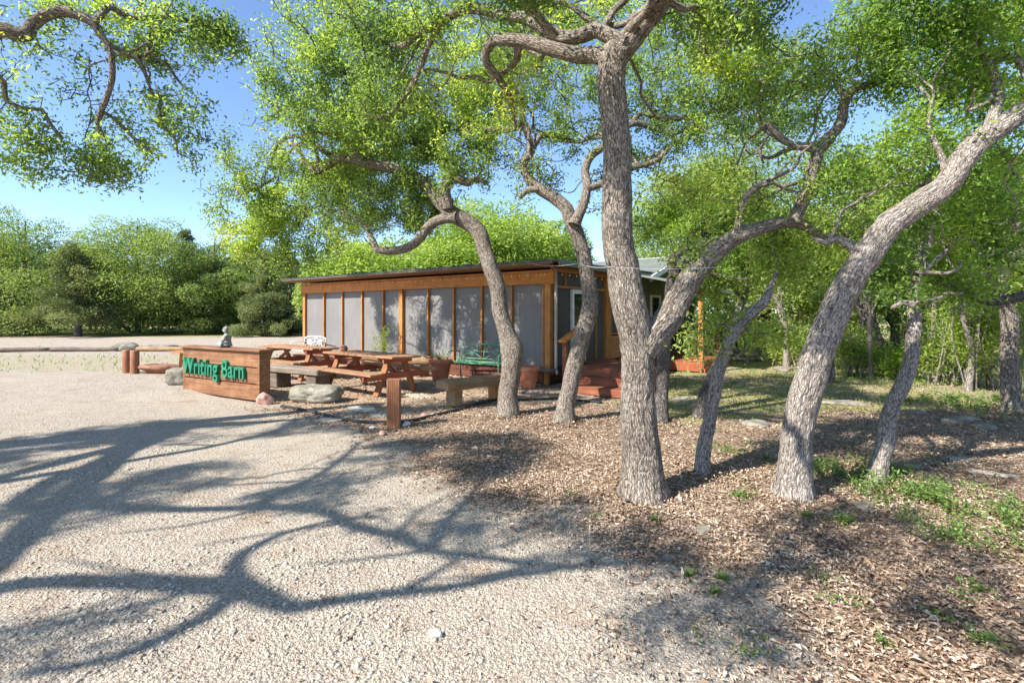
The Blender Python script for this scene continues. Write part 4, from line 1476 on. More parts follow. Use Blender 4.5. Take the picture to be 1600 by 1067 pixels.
# ================================================================== POTS AND PLANTS
def pot(px, base_py, top_w, h, label):
    g0 = ground_at(px, base_py)
    r = top_w / 2 / F * g0[1]
    root = empty('clay_pot', (g0[0], g0[1] + r * .7, 0), 0, label, 'flower pot', 'terracotta pots along the barn')
    MB().lathe([(r * .62, 0), (r * .64, .01), (r * .90, h * .78), (r * .91, h * .79), (r * 1.0, h * .80), (r * 1.02, h * .86), (r * 1.03, h * .98), (r * 1.0, h), (r * .90, h), (r * .88, h * .93)], 32).build('pot', M['terracotta'], root)
    MB().lathe([(r * .89, h * .88), (r * .5, h * .915), (.01, h * .92)], 20).build('soil', M['red_rock'], root)
    return root, r
def strap_plant(name, label, loc, n, ln, w, seed, mat, up=.9, cat='plant', t0_=.3):
    """rosette of arching strap leaves"""
    g = np.random.default_rng(seed)
    vs_, fs_, tn = [], [], []
    k0 = 0
    for k in range(n):
        a = g.uniform(0, 2 * pi); el = g.uniform(.25, 1.45) * up
        L_ = ln * g.uniform(.65, 1.1)
        d = np.array([math.cos(a), math.sin(a), 0]); s_ = np.array([-math.sin(a), math.cos(a), 0])
        p = np.zeros(3); e = el
        tt = np.clip(t0_ + g.normal() * .2, 0, 1)
        for j in range(6):
            ww = w * (1 - (j / 5) ** 2 * .95) * .5
            vs_ += [p - s_ * ww, p + s_ * ww]; tn += [tt, tt]
            if j < 5:
                b = k0 + 2 * j
                fs_.append([b, b + 1, b + 3, b + 2])
            p = p + (d * math.cos(e) + np.array([0, 0, math.sin(e)])) * L_ / 5
            e -= .22
        k0 += 12
    o = link_mesh(name, np_mesh(name, np.array(vs_), np.array(fs_), {'tint': np.array(tn)}), mat)
    o.location = loc
    return tag(o, label, cat)
pt1, r1 = pot(686, 595, 38, .50, 'terracotta pot holding a dark spiky plant, left of the green bench')
l1 = pt1.location
strap_plant('sago_plant', 'dark green spiky plant growing in the terracotta pot', (l1[0], l1[1], .44), 46, .42, .022, 3, M['leaf_far'], .95, 'plant', .3)
pt2, r2 = pot(826, 608, 36, .47, 'empty looking terracotta pot right of the crooked oak, by the corner shelf')
yl = B2W(front_x(611), -.42)
strap_plant('yucca_plant', 'pale silvery yucca standing against the barn screens', (yl[0], yl[1], .0), 30, .5, .03, 5, M['leaf_oak'], 1.05, 'plant', .55)
yk = empty('tall_shrub', (yl[0] + .1, yl[1] - .15, 0), 0, 'thin silvery shrub beside the thick barn post', 'shrub')
T = Tubes()
g_ = np.random.default_rng(17)
cc = []
for k in range(7):
    e = np.array([g_.normal() * .16, g_.normal() * .1, g_.uniform(.8, 1.25)])
    q = spline([(g_.normal() * .03, g_.normal() * .03, -.02, .012), (*(e * .5 + g_.normal(size=3) * .04), .009), (*e, .004)], .08)
    T.add(q[:, :3], q[:, 3], 5, .2, 0, k)
    for pz in q[3:, :3]:
        cc.append(pz + g_.normal(size=(10, 3)) * .07)
T.build('stems', M['bark'], yk)
cc = np.concatenate(cc)
link_mesh('foliage', leaf_mesh('foliage', cc, .07, .018, .6 + g_.normal(size=len(cc)) * .2, .2), M['leaf_oak'], yk)

# ================================================================== PATIO EDGING
hp = spline([(h[0], h[1], float(gz(h[0], h[1])) + .022, .024) for h in HOSE], .1)
eb = MB()
eb.tube([tuple(p[:3]) for p in hp], .024, 8)
o = eb.build('patio_edging', M['rubber'])
tag(o, 'black plastic tube edging curving round the patio', 'edging')

# ================================================================== IRON FENCE with a low stone wall
fa = P(1150, 575, 17.6); fb_ = P(1345, 575, 17.0)
fv = np.array([fb_[0] - fa[0], fb_[1] - fa[1]]); FLn = np.linalg.norm(fv)
fe = empty('iron_fence', (fa[0], fa[1], .30), math.atan2(fv[1], fv[0]), 'black iron picket fence behind the shrubs at the back of the yard', 'fence')
pk = MB()
npk = int(FLn / .115)
for k in range(npk):
    pk.box((.05 + k * .115, 0, .50), (.018, .018, 1.02))
pk.build('pickets', M['black_iron'], fe)
for zz in (.08, .93):
    MB().box((FLn / 2, 0, zz), (FLn, .035, .035)).build('rail', M['black_iron'], fe)
for k in range(3):
    MB().box((FLn * k / 2, 0, .40), (.06, .06, 1.4)).build('post', M['black_iron'], fe)
g_ = np.random.default_rng(33)
sw = empty('stone_wall', (fa[0] - .3, fa[1] - .25, 0), math.atan2(fv[1], fv[0]), 'low dry stone wall below the iron fence', 'wall')
sm = MB()
for row in range(3):
    xx = 0.0
    while xx < FLn:
        w_ = g_.uniform(.25, .6)
        sm.box((xx + w_ / 2, g_.normal() * .03, .075 + row * .15), (w_ - .02, .30, .14), Matrix.Rotation(g_.normal() * .03, 3, 'Y'), .025)
        xx += w_
sm.build('stones', M['rock'], sw)

# ================================================================== single weeds in the litter
WEEDS = [(1320, 812, .15, 'tallest single weed in the leaf litter, right of the big pale oak'), (1262, 803, .09, 'small weed in the litter just in front of the big pale oak'), (1160, 776, .11, 'weed in the litter between the forked oak and the pale oak'), (1024, 812, .08, 'lone weed in front of the forked oak'),
         (1078, 898, .07, 'low weed in the litter, left one of a close pair'), (1128, 902, .08, 'low weed in the litter, right one of a close pair'), (1380, 1005, .07, 'weed among dry leaves near the bottom edge'), (1530, 1000, .09, 'dark weed near the bottom right corner'), (1116, 925, .06, 'yellowish weed where gravel meets litter')]
for k, (px, py, hh, lb) in enumerate(WEEDS):
    g0 = ground_at(px, py)
    o = strap_plant('weed_plant', lb, g0, 34, hh, .012, 200 + k, M['leaf_weed'], .9, 'weed', .45 + .1 * (k % 3))
    o['group'] = 'single weeds in the leaf litter'
# ================================================================== OAKS traced from the place
n_leaves = 0
# --- big central oak with a low right limb
t1 = trunk([(1003, 778, 68.4), (1001, 740, 62.7), (997, 660, 55.1), (996, 590, 50.3), (994, 540, 51.3), (985, 490, 52.2), (974, 430, 51.3), (966, 370, 47.5), (964, 300, 45.6), (963, 240, 44.6), (960, 170, 42.8), (956, 120, 43.7), (957, 92, 46.5), (972, 75, 41.8), (1000, 44, 36.1), (1022, 16, 33.2), (1042, -8, 31.3), (1075, -70, 26.6), (1100, -150, 20.9), (1135, -240, 14.2)], 4.5, 4.7)
t1_low = L([(1000, 560, 40.5), (1020, 525, 42.3), (1042, 500, 42.3), (1060, 471, 39.6), (1079, 437, 36.8), (1100, 411, 34.0), (1123, 390, 29.4), (1149, 371, 26.7), (1180, 359, 23.0), (1208, 351, 20.2), (1238, 346, 19.3), (1257, 353, 15.6), (1278, 366, 12.9), (1302, 372, 11.0), (1330, 366, 8.3)], 4.5, 5.5)
t1_mid = L([(955, 98, 24), (930, 87, 26), (903, 88, 25), (864, 78, 23), (826, 66, 21), (784, 62, 19), (768, 66, 17), (758, 92, 13), (777, 122, 12), (791, 143, 10), (801, 171, 7), (806, 200, 4)], 4.55, 5.6)
t1_top = L([(978, 70, 24), (950, 54, 24), (931, 47, 24), (906, 57, 22), (875, 58, 21), (850, 45, 21), (819, 29, 19), (784, 24, 18), (756, 16, 17), (728, 14, 15), (707, 24, 13), (682, 38, 13), (654, 54, 11), (633, 70, 9), (612, 70, 8), (588, 55, 7), (567, 42, 5), (540, 30, 3)], 4.55, 5.8)
t1_drop = L([(700, 30, 10), (672, 66, 9), (658, 101, 9), (644, 133, 8), (630, 154, 7), (612, 175, 6), (591, 184, 4), (570, 178, 3)], 5.3, 6.0)
t1_up = L([(1240, 348, 18), (1252, 318, 20), (1264, 293, 19), (1271, 261, 18), (1285, 226, 17), (1306, 205, 16), (1316, 188, 16), (1320, 160, 14), (1337, 138, 12), (1362, 132, 11), (1392, 120, 9), (1420, 96, 6), (1440, 60, 4)], 5.2, 5.3)
t1_hook = L([(1271, 234, 11), (1239, 227, 11), (1218, 212, 11), (1206, 200, 11), (1199, 192, 6)], 5.2)
t1_loop = L([(1206, 206, 6), (1194, 220, 5), (1188, 238, 5), (1193, 256, 3)], 5.2)
t1_r = L([(1320, 155, 9), (1300, 120, 8), (1280, 112, 7), (1265, 125, 5), (1250, 128, 3)], 5.2, 5.5)
t1_out = L([(1022, 16, 24), (1060, -60, 18), (1040, -160, 15), (980, -240, 12), (900, -320, 8)], 4.5, 2.6)
t1_out2 = L([(870, 58, 15), (800, -20, 14), (720, -110, 12), (640, -200, 10), (560, -300, 7)], 4.6, 3.6)
_, k = grow_oak('oak_tree', 'largest oak in the middle, forked low with a thick limb rising right', [t1, t1_low, t1_top, t1_mid, t1_drop, t1_up, t1_hook, t1_loop, t1_r, t1_out, t1_out2],
    [C(700, 30, 190, 60, 5.6, .9, 150), C(860, 20, 110, 60, 5.4, .9, 60), C(620, 140, 90, 70, 6.0, .7, 80), C(800, 130, 60, 70, 5.6, .5, 36),
     C(1090, 40, 90, 90, 5.0, .8, 60), C(1170, 120, 90, 70, 6.4, .8, 60), C(1120, 110, 90, 60, 6.8, .7, 50), C(880, 110, 60, 50, 6.2, .5, 24), C(1140, -60, 160, 90, 4.8, 1.0, 60), C(560, 30, 90, 60, 6.0, .7, 50),
     C(1130, 300, 110, 55, 5.3, .5, 110), C(1250, 150, 90, 60, 5.5, .6, 70), C(1350, 90, 110, 70, 5.4, .7, 100), C(1270, 300, 70, 40, 5.2, .4, 50), C(1200, 250, 60, 40, 5.4, .4, 34),
     C(1330, 360, 60, 30, 5.5, .4, 36), C(1060, 380, 40, 26, 4.9, .3, 16),
     C(800, -160, 260, 120, 3.4, 1.1, 120), C(1000, -260, 240, 100, 2.8, 1.0, 80),
     CS(1221, 973, 29, 17, 5.2, 15, .35), CS(1013, 870, 35, 15, 4.9, 15, .35), CS(1349, 842, 43, 10, 5.1, 18, .35), CS(1246, 883, 52, 12, 5.2, 13, .35), CS(1102, 1017, 36, 12, 4.4, 12, .35), CS(1174, 900, 38, 12, 4.7, 15, .35), CS(1512, 894, 39, 21, 4.6, 18, .35), CS(1265, 801, 51, 16, 4.6, 14, .35), CS(1230, 823, 49, 14, 5.2, 12, .35), CS(1570, 963, 32, 14, 4.8, 16, .35), CS(1452, 951, 39, 17, 4.9, 14, .35), CS(1018, 921, 29, 21, 4.8, 18, .35), CS(978, 1004, 51, 16, 5.0, 12, .35), CS(1423, 813, 39, 19, 5.4, 15, .35), CS(1081, 915, 57, 15, 4.9, 20, .35), CS(1216, 1026, 34, 19, 5.1, 17, .35), CS(1262, 808, 55, 11, 4.6, 20, .35), CS(1585, 975, 37, 15, 4.7, 20, .35), CS(1054, 949, 48, 14, 4.6, 13, .35), CS(1112, 948, 58, 12, 5.1, 13, .35)],
    M['leaf_oak'], M['bark'], None, 0.044, 37, .14, .21, 1, True, .0045, .46)
n_leaves += k

# --- oak beside the green bench, sprawling to the left
t2 = trunk([(793, 648, 30.4), (795, 615, 29.4), (799, 570, 31.3), (800, 545, 36.1), (793, 525, 28.5), (784, 498, 24.7), (778, 450, 25.6), (766, 416, 24.7), (757, 384, 23.8), (748, 362, 24.7), (734, 349, 25.6), (712, 338, 25.6), (698, 325, 22.8), (685, 314, 20.9), (667, 291, 19.0), (646, 275, 18.1), (622, 264, 17.1), (590, 260, 16.1), (566, 254, 15.2), (545, 248, 13.3), (524, 251, 13.3), (508, 262, 11.4), (492, 268, 9.5), (476, 252, 7.6), (466, 232, 5.7), (448, 222, 3.8)], 8.05, 8.9)
t2_low = L([(716, 340, 20), (692, 342, 17), (672, 352, 15), (652, 377, 14), (634, 388, 14), (614, 392, 13), (590, 390, 12), (582, 376, 10), (572, 357, 8), (552, 338, 6), (530, 330, 4)], 8.3, 8.8)
t2_up = L([(700, 326, 17), (695, 300, 17), (702, 282, 17), (716, 280, 15), (732, 286, 12), (742, 280, 9), (760, 285, 6)], 8.3, 8.2)
t2_up2 = L([(702, 284, 12), (706, 264, 10), (694, 252, 8), (676, 246, 7), (655, 232, 5), (640, 210, 4)], 8.3, 8.9)
t2_far = L([(524, 251, 9), (500, 232, 8), (470, 214, 7), (440, 220, 6), (425, 250, 5), (430, 275, 4), (405, 292, 4), (370, 305, 3)], 8.8, 9.6)
t2_u3 = L([(566, 254, 10), (545, 222, 8), (520, 212, 7), (490, 205, 5), (470, 185, 4)], 8.6, 8.0)
_, k = grow_oak('oak_tree', 'crooked oak with a knobbed trunk standing in front of the green bench', [t2, t2_low, t2_up, t2_up2, t2_far, t2_u3],
    [C(540, 300, 80, 50, 11.0, .9, 70), C(620, 210, 90, 60, 10.8, 1.0, 70), CW(590, 1.9, 3.9, 0.54, 20), CW(605, 1.1, 4.2, 0.54, 23), CW(650, 1.7, 4.2, 0.66, 44), CW(660, .8, 4.6, 0.60, 33), CW(700, 1.9, 3.8, 0.60, 31), CW(700, 1.0, 4.3, 0.66, 44), CW(745, 1.5, 3.8, 0.60, 39), CW(745, .7, 4.3, 0.60, 39), CW(790, 1.9, 3.6, 0.60, 33), CW(790, 1.0, 4.0, 0.60, 39), CW(835, 1.4, 3.6, 0.54, 33), CW(840, .7, 4.0, 0.48, 20), C(470, 120, 95, 110, 8.9, 1.0, 170), C(560, 150, 110, 110, 8.6, 1.2, 190), C(470, 250, 130, 70, 9.0, 1.0, 190), C(600, 215, 110, 60, 8.6, .9, 110), C(410, 320, 90, 65, 9.4, .9, 130), C(370, 270, 50, 50, 9.4, .6, 40),
     C(560, 325, 110, 48, 8.8, .8, 110), C(700, 190, 110, 80, 8.6, 1.0, 110), C(440, 385, 70, 60, 9.6, .7, 130), C(500, 380, 50, 40, 9.4, .5, 50), C(580, 40, 100, 50, 8.2, .9, 60), C(380, 370, 60, 40, 9.8, .6, 40), C(520, 20, 120, 70, 8.4, 1.1, 110), C(700, 270, 80, 40, 8.4, .7, 60), C(660, 90, 110, 70, 8.8, .9, 80)],
    M['leaf_oak'], M['bark'], None, 0.051, 40, .17, .25, 2, False, .005, .5, dense=lambda p: np.where(p[:, 1] > 9.9, 2.9, .92))
n_leaves += k

# --- oak leaning right beside the deck steps
t3 = trunk([(881, 658, 30.4), (884, 635, 26.7), (890, 610, 25.8), (896, 580, 25.8), (903, 548, 25.8), (911, 522, 26.7), (919, 492, 27.6), (921, 455, 24.8), (914, 420, 23.0), (910, 393, 22.1), (903, 371, 22.1), (895, 350, 23.0), (883, 326, 20.2), (865, 311, 19.3), (842, 295, 17.5), (826, 280, 15.6), (819, 255, 13.8), (832, 232, 12.9), (824, 210, 11.0), (815, 182, 11.0), (814, 158, 9.2), (800, 130, 7.4), (790, 90, 5.5), (800, 60, 3.7)], 7.57, 8.2)
t3_r = L([(897, 352, 20), (905, 335, 16), (913, 314, 15), (918, 288, 14), (914, 266, 13), (923, 245, 12), (942, 230, 11), (965, 210, 10), (985, 195, 9), (1000, 194, 9), (1028, 203, 8), (1052, 210, 6), (1075, 200, 4)], 7.7, 8.3)
t3_r2 = L([(916, 296, 11), (941, 287, 11), (968, 274, 10), (990, 262, 10), (1024, 252, 9), (1042, 236, 7), (1055, 220, 5)], 7.8, 8.2)
t3_r3 = L([(985, 195, 8), (1000, 178, 7), (1022, 182, 7), (1050, 188, 7), (1080, 180, 6), (1120, 176, 5), (1160, 160, 3)], 8.2, 8.6)
t3_l = L([(815, 190, 9), (801, 202, 9), (770, 203, 8), (735, 198, 6), (712, 205, 4)], 8.0, 8.5)
t3_stub = L([(840, 296, 12), (824, 298, 9), (812, 309, 7)], 7.9)
t3_k = L([(833, 232, 10), (846, 212, 9), (875, 215, 7), (905, 222, 5), (925, 215, 3)], 8.1, 8.6)
_, k = grow_oak('oak_tree', 'slim oak leaning right in front of the red deck steps', [t3, t3_r, t3_r2, t3_r3, t3_l, t3_stub, t3_k],
    [C(820, 110, 110, 90, 8.5, 1.1, 140), C(720, 150, 90, 70, 8.8, .9, 60), C(900, 190, 80, 60, 8.4, .8, 90), C(1040, 150, 110, 70, 8.6, .9, 120), C(1120, 170, 90, 60, 9.0, .9, 80), C(1200, 160, 90, 80, 9.4, .9, 80), C(1150, 80, 110, 60, 9.4, .9, 60), C(830, 270, 60, 36, 8.1, .6, 50),
     C(880, 40, 130, 70, 8.8, 1.0, 100), C(1050, 230, 80, 40, 8.3, .6, 50), C(780, 220, 70, 50, 8.4, .7, 50), C(940, 300, 50, 36, 8.2, .5, 26), C(1020, 50, 110, 80, 9.2, 1.0, 80)],
    M['leaf_oak'], M['bark'], None, 0.051, 40, .17, .25, 3, False, .005, .44)
n_leaves += k

# --- trunk hidden behind the big oak
t4 = trunk([(1033, 659, 20), (1034, 610, 19), (1036, 565, 20), (1041, 515, 19), (1046, 465, 19), (1054, 432, 20), (1068, 415, 16), (1085, 396, 13), (1100, 372, 10), (1098, 340, 8), (1110, 300, 6)], 7.6, 8.6)
t4_b = L([(1054, 432, 16), (1050, 408, 14), (1062, 395, 11), (1075, 388, 8)], 7.9)
_, k = grow_oak('oak_tree', 'short trunked oak half hidden right behind the big forked oak', [t4, t4_b],
    [C(1110, 330, 90, 60, 8.6, .8, 120), C(1070, 395, 50, 26, 8.0, .4, 30), C(1020, 350, 50, 50, 8.8, .6, 50), C(1180, 400, 70, 45, 8.4, .6, 60)],
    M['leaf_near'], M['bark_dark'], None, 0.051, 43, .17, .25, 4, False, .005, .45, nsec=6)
n_leaves += k

# --- thin leaning oak and the thinner one behind it
t5 = trunk([(1094, 738, 22.1), (1097, 715, 21.3), (1102, 685, 20.5), (1112, 635, 19.7), (1120, 590, 18.9), (1134, 548, 18.0), (1150, 518, 16.4), (1172, 493, 14.8), (1194, 471, 14.8), (1200, 456, 11.5), (1203, 446, 7.4)], 5.1, 5.5)
t5_tw = L([(1150, 518, 6), (1130, 506, 5), (1105, 512, 4), (1085, 530, 3)], 5.3, 5.5)
t5_tw2 = L([(1160, 508, 6), (1180, 520, 4), (1205, 520, 3)], 5.3, 5.5)
t5_top = L([(1200, 456, 8), (1215, 420, 7), (1205, 380, 6), (1225, 340, 4)], 5.5, 6.0)
_, k = grow_oak('oak_tree', 'thin leaning oak with a broken top and a bright leafy tuft', [t5, t5_tw, t5_tw2, t5_top],
    [C(1110, 505, 56, 38, 5.5, .35, 50), C(1200, 520, 45, 25, 5.5, .3, 26), C(1080, 540, 30, 25, 5.5, .3, 14), C(1215, 390, 60, 60, 5.9, .5, 50)],
    M['leaf_lime'], M['bark_pale'], None, 0.046, 37, .12, .18, 5, True, .004, .55, nsec=3)
n_leaves += k
t5b = trunk([(1090, 651, 15), (1098, 622, 14), (1110, 590, 13), (1124, 560, 12), (1136, 530, 11), (1150, 495, 10), (1165, 455, 8), (1160, 415, 6)], 7.9, 8.6)
_, k = grow_oak('oak_tree', 'slender dark oak stem just behind the thin leaning oak', [t5b], [C(1160, 420, 60, 50, 8.6, .6, 60), C(1110, 440, 50, 40, 8.8, .5, 30)],
    M['leaf_oak'], M['bark_dark'], None, 0.051, 40, .17, .25, 6, False, .005, .5, nsec=3)
n_leaves += k

# --- big pale oak leaning out of the frame on the right
t6 = trunk([(1240, 772, 50.6), (1241, 740, 47.4), (1245, 699, 45.9), (1256, 624, 43.6), (1277, 560, 44.4), (1304, 492, 42.9), (1326, 438, 41.3), (1356, 396, 40.6), (1390, 350, 39.1), (1435, 320, 37.5), (1478, 288, 36.0), (1511, 242, 34.4), (1545, 210, 32.9), (1586, 184, 31.4), (1640, 150, 28.3), (1700, 100, 24.5), (1760, 20, 19.9), (1800, -80, 13.8)], 4.55, 4.3)
t6_a = L([(1404, 345, 30), (1378, 342, 26), (1370, 320, 14), (1385, 300, 10), (1405, 285, 7)], 4.5, 4.7)
t6_b = L([(1540, 214, 20), (1560, 150, 14), (1540, 90, 11), (1500, 50, 9), (1460, 20, 7), (1420, 10, 5)], 4.35, 4.9)
t6_c = L([(1640, 150, 24), (1660, 60, 18), (1620, -30, 14), (1560, -110, 10), (1480, -180, 7)], 4.3, 3.7)
t6_d = L([(1352, 402, 22), (1312, 374, 11), (1290, 380, 8), (1270, 372, 5)], 4.5, 4.7)
t6_e = L([(1480, 285, 14), (1470, 240, 9), (1450, 200, 7), (1455, 160, 5), (1430, 130, 4)], 4.4, 4.6)
_, k = grow_oak('oak_tree', 'big pale barked oak leaning right out over the weeds', [t6, t6_d, t6_b, t6_c, t6_e],
    [C(1500, 110, 130, 70, 4.8, .6, 140), C(1440, 220, 90, 60, 4.8, .5, 90), C(1570, 60, 90, 80, 4.5, .6, 70), C(1400, 300, 60, 30, 4.7, .3, 24), C(1570, 290, 70, 60, 5.2, .5, 60), C(1480, 20, 110, 60, 4.7, .6, 80),
     C(1560, -100, 200, 90, 4.0, .8, 90), C(1400, 30, 80, 60, 5.0, .6, 50), C(1330, 260, 50, 40, 5.0, .4, 26)],
    M['leaf_near'], M['bark_pale'], None, 0.044, 37, .13, .19, 7, True, .0042, .46, nsec=12)
n_leaves += k

# --- pale trunk with the stripped upper side, right
t7 = trunk([(1369, 757, 26.9), (1373, 735, 24.8), (1379, 699, 23.5), (1394, 635, 22.9), (1415, 590, 22.9), (1427, 545, 20.8), (1429, 500, 18.1), (1425, 474, 14.8), (1431, 436, 13.4), (1436, 400, 11.4), (1450, 360, 8.8), (1440, 320, 6.1), (1455, 280, 4.0)], 4.87, 5.6)
t7_b = L([(1426, 476, 10), (1408, 474, 8), (1392, 482, 5)], 5.1)
t7_c = L([(1432, 430, 10), (1470, 400, 8), (1500, 370, 6), (1530, 350, 4)], 5.2, 5.6)
_, k = grow_oak('oak_tree', 'pale bent oak with bark peeled off its upper trunk', [t7, t7_b, t7_c],
    [C(1440, 370, 90, 50, 5.6, .6, 110), C(1500, 420, 70, 45, 5.7, .5, 60), C(1380, 430, 60, 36, 5.5, .4, 40), C(1540, 340, 60, 50, 5.6, .5, 50), C(1470, 300, 70, 40, 5.7, .5, 40)],
    M['leaf_near'], M['bark_pale'], None, 0.046, 37, .14, .2, 8, True, .0045, .5, nsec=6)
n_leaves += k

# --- trees further right
t8 = trunk([(1398, 580, 27.0), (1388, 554, 25.2), (1368, 534, 23.4), (1354, 490, 22.5), (1350, 450, 21.6), (1340, 410, 18.0), (1350, 360, 12.6), (1340, 310, 8.1)], 13.5, 13.5)
_, k = grow_oak('oak_tree', 'dark crooked oak at the edge of the thicket between two pale trunks', [t8], [C(1340, 350, 130, 80, 13.5, 1.4, 160), C(1260, 400, 80, 50, 13.0, 1.2, 70), C(1420, 420, 80, 50, 13.2, 1.2, 60), C(1350, 260, 150, 60, 13.8, 1.4, 90)],
    M['leaf_oak'], M['bark_dark'], None, 0.079, 40, .26, .36, 9, False, .008, .5, .09, .14)
n_leaves += k
t9 = trunk([(1580, 643, 24.3), (1578, 600, 22.5), (1576, 550, 22.5), (1577, 500, 21.6), (1566, 455, 17.1), (1575, 400, 12.6), (1560, 350, 7.2)], 8.35, 8.6)
_, k = grow_oak('oak_tree', 'straight trunked oak on the right edge in the grass', [t9], [C(1560, 380, 110, 60, 8.8, .9, 130), C(1640, 320, 120, 80, 8.6, .9, 70), C(1500, 330, 70, 50, 9.0, .7, 50)],
    M['leaf_near'], M['bark'], None, 0.056, 40, .19, .27, 10, False, .0055, .42, nsec=8)
n_leaves += k
t12 = trunk([(1300, 597, 8), (1301, 575, 7), (1297, 540, 6), (1303, 500, 5), (1295, 465, 4)], 11.8)
_, k = grow_oak('oak_sapling', 'thin oak sapling standing between the pale leaning trunks', [t12], [C(1297, 470, 50, 40, 11.8, .6, 40)],
    M['leaf_oak'], M['bark_dark'], None, 0.065, 33, .22, .3, 12, False, .006, .5, nsec=3)
n_leaves += k
for px, by, ty, w0, Y, sd, lb in ((1166, 566, 470, 7, 16.5, 301, 'slim oak stem in front of the stone wall'), (1228, 574, 440, 9, 14.6, 302, 'slim oak stem left of the big leaning oak, deep in the yard'), (1362, 588, 450, 8, 12.6, 303, 'slim stem between the two pale leaning trunks'),
                                  (1462, 596, 430, 8, 11.6, 304, 'slim stem in the thicket just right of the bent pale trunk'), (1512, 606, 420, 9, 10.6, 305, 'slim stem in the middle of the right hand thicket'), (1546, 604, 400, 7, 11.0, 306, 'slim stem just left of the straight trunk on the right')):
    gs_ = np.random.default_rng(sd)
    tt = trunk([(px, by, w0), (px + gs_.normal() * 4, by * .7 + ty * .3, w0 * .9), (px + gs_.normal() * 9, by * .35 + ty * .65, w0 * .75), (px + gs_.normal() * 14, ty, w0 * .5)], Y)
    _, k = grow_oak('oak_sapling', lb, [tt], [C(px, ty, 42, 36, Y, .6, 26)], M['leaf_oak'], M['bark_pale'], 'slim oak stems at the back of the yard', .07, 22, .22, .3, sd, False, .006, .45, nsec=3)
    n_leaves += k
# oak out of frame on the right, its low boughs reach in
Yb = 6.4
t10 = [(7.9, 6.3, -.06, .24), (7.8, 6.3, .9, .2), (7.6, 6.4, 1.8, .19), (7.4, 6.4, 2.6, .17), (7.5, 6.5, 3.6, .13), (7.2, 6.6, 4.8, .08)]
def from_side(p0, rows):
    return [p0] + rows
t10_a = from_side((7.65, 6.4, 1.7, .10), L([(1640, 455, 16), (1600, 462, 15), (1577, 468, 15), (1549, 471, 14), (1515, 460, 12), (1482, 447, 9), (1455, 440, 5)], 6.4, 6.9))
t10_b = from_side((7.5, 6.4, 2.3, .10), L([(1640, 402, 22), (1600, 398, 18), (1549, 396, 13), (1520, 402, 9), (1500, 398, 5)], 6.4, 7.0))
t10_c = from_side((7.55, 6.4, 2.2, .06), L([(1650, 418, 10), (1605, 411, 9), (1577, 415, 9), (1549, 423, 8), (1515, 440, 6), (1490, 446, 4)], 6.5, 6.9))
t10_d = from_side((7.4, 6.4, 2.6, .10), L([(1640, 362, 22), (1600, 358, 19), (1560, 357, 17), (1538, 354, 12), (1510, 340, 7)], 6.4, 6.8))
_, k = grow_oak('oak_tree', 'oak beyond the right edge whose low dark boughs reach into view', [t10, t10_a, t10_b, t10_c, t10_d],
    [C(1530, 420, 80, 50, 7.0, .7, 70), C(1570, 380, 80, 45, 7.1, .7, 60), C(1620, 300, 120, 70, 7.0, .9, 80), C(1590, 170, 110, 90, 7.4, .9, 100), C(1480, 455, 50, 26, 7.0, .4, 26), C(1500, 180, 120, 90, 8.5, 1.0, 90), C(1500, 20, 160, 80, 8.2, 1.0, 90), C(1380, 40, 90, 70, 8.8, .8, 60), C(1590, 20, 90, 80, 7.6, .9, 50)],
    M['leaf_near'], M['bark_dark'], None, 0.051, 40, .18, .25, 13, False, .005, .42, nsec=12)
n_leaves += k

# --- oak left of the frame: its bough hangs in at the top left, its limbs shade the gravel
t0 = [(-9.6, 4.6, -.06, .30), (-9.5, 4.6, .8, .26), (-9.2, 4.6, 1.8, .25), (-9.0, 4.5, 2.8, .24), (-8.9, 4.4, 3.6, .2), (-9.2, 4.2, 4.8, .14), (-9.0, 4.0, 6.0, .08)]
t0_in = [(-9.0, 4.5, 3.0, .18)] + L([(-300, -40, 44), (-200, 0, 36), (-90, 38, 30), (0, 47, 24), (22, 53, 24), (38, 54, 21), (48, 41, 18), (70, 25, 17), (98, 18, 17), (126, 26, 15), (148, 38, 14), (158, 56, 11), (171, 77, 9), (175, 115, 9), (171, 140, 8), (158, 175, 8), (154, 196, 7), (161, 213, 5), (176, 232, 3)], 5.6, 6.2)
t0_f1 = L([(148, 37, 10), (161, 22, 9), (172, 12, 9), (196, 25, 8), (217, 29, 7), (259, 26, 7), (290, 33, 6), (322, 35, 4), (350, 28, 3)], 6.0, 6.5)
t0_f2 = L([(168, 68, 8), (192, 82, 7), (213, 91, 7), (222, 105, 6), (231, 126, 5), (236, 142, 3)], 6.1, 6.3)
t0_f3 = L([(217, 90, 6), (227, 86, 5), (259, 101, 5), (275, 122, 4), (287, 136, 3)], 6.2, 6.5)
t0_f4 = L([(231, 82, 5), (232, 55, 5), (240, 45, 5), (260, 52, 5), (290, 44, 5), (312, 34, 3)], 6.2, 6.4)
t0_f5 = L([(160, 175, 6), (176, 184, 5), (196, 203, 5), (215, 222, 4), (238, 238, 3)], 6.2, 6.3)
t0_f6 = L([(250, 150, 5), (250, 170, 5), (252, 194, 5), (262, 205, 4), (273, 217, 4), (278, 240, 3)], 6.3, 6.5)
t0_f7 = L([(233, 140, 5), (240, 148, 5), (250, 152, 5)], 6.3)
t0_l = [(-9.0, 4.5, 2.9, .10)] + L([(-160, 60, 14), (-60, 90, 11), (0, 122, 8), (7, 140, 7), (11, 158, 7), (42, 171, 6), (63, 171, 6), (80, 196, 5), (98, 217, 4)], 5.4, 6.0)
H0 = 4.8
def SL(pts, h0, h1, r0, r1):
    out = []
    for i, (px, py) in enumerate(pts):
        f = i / (len(pts) - 1)
        p = S(px, py, h0 + (h1 - h0) * f)
        out.append((p[0], p[1], p[2], r0 + (r1 - r0) * f))
    return out
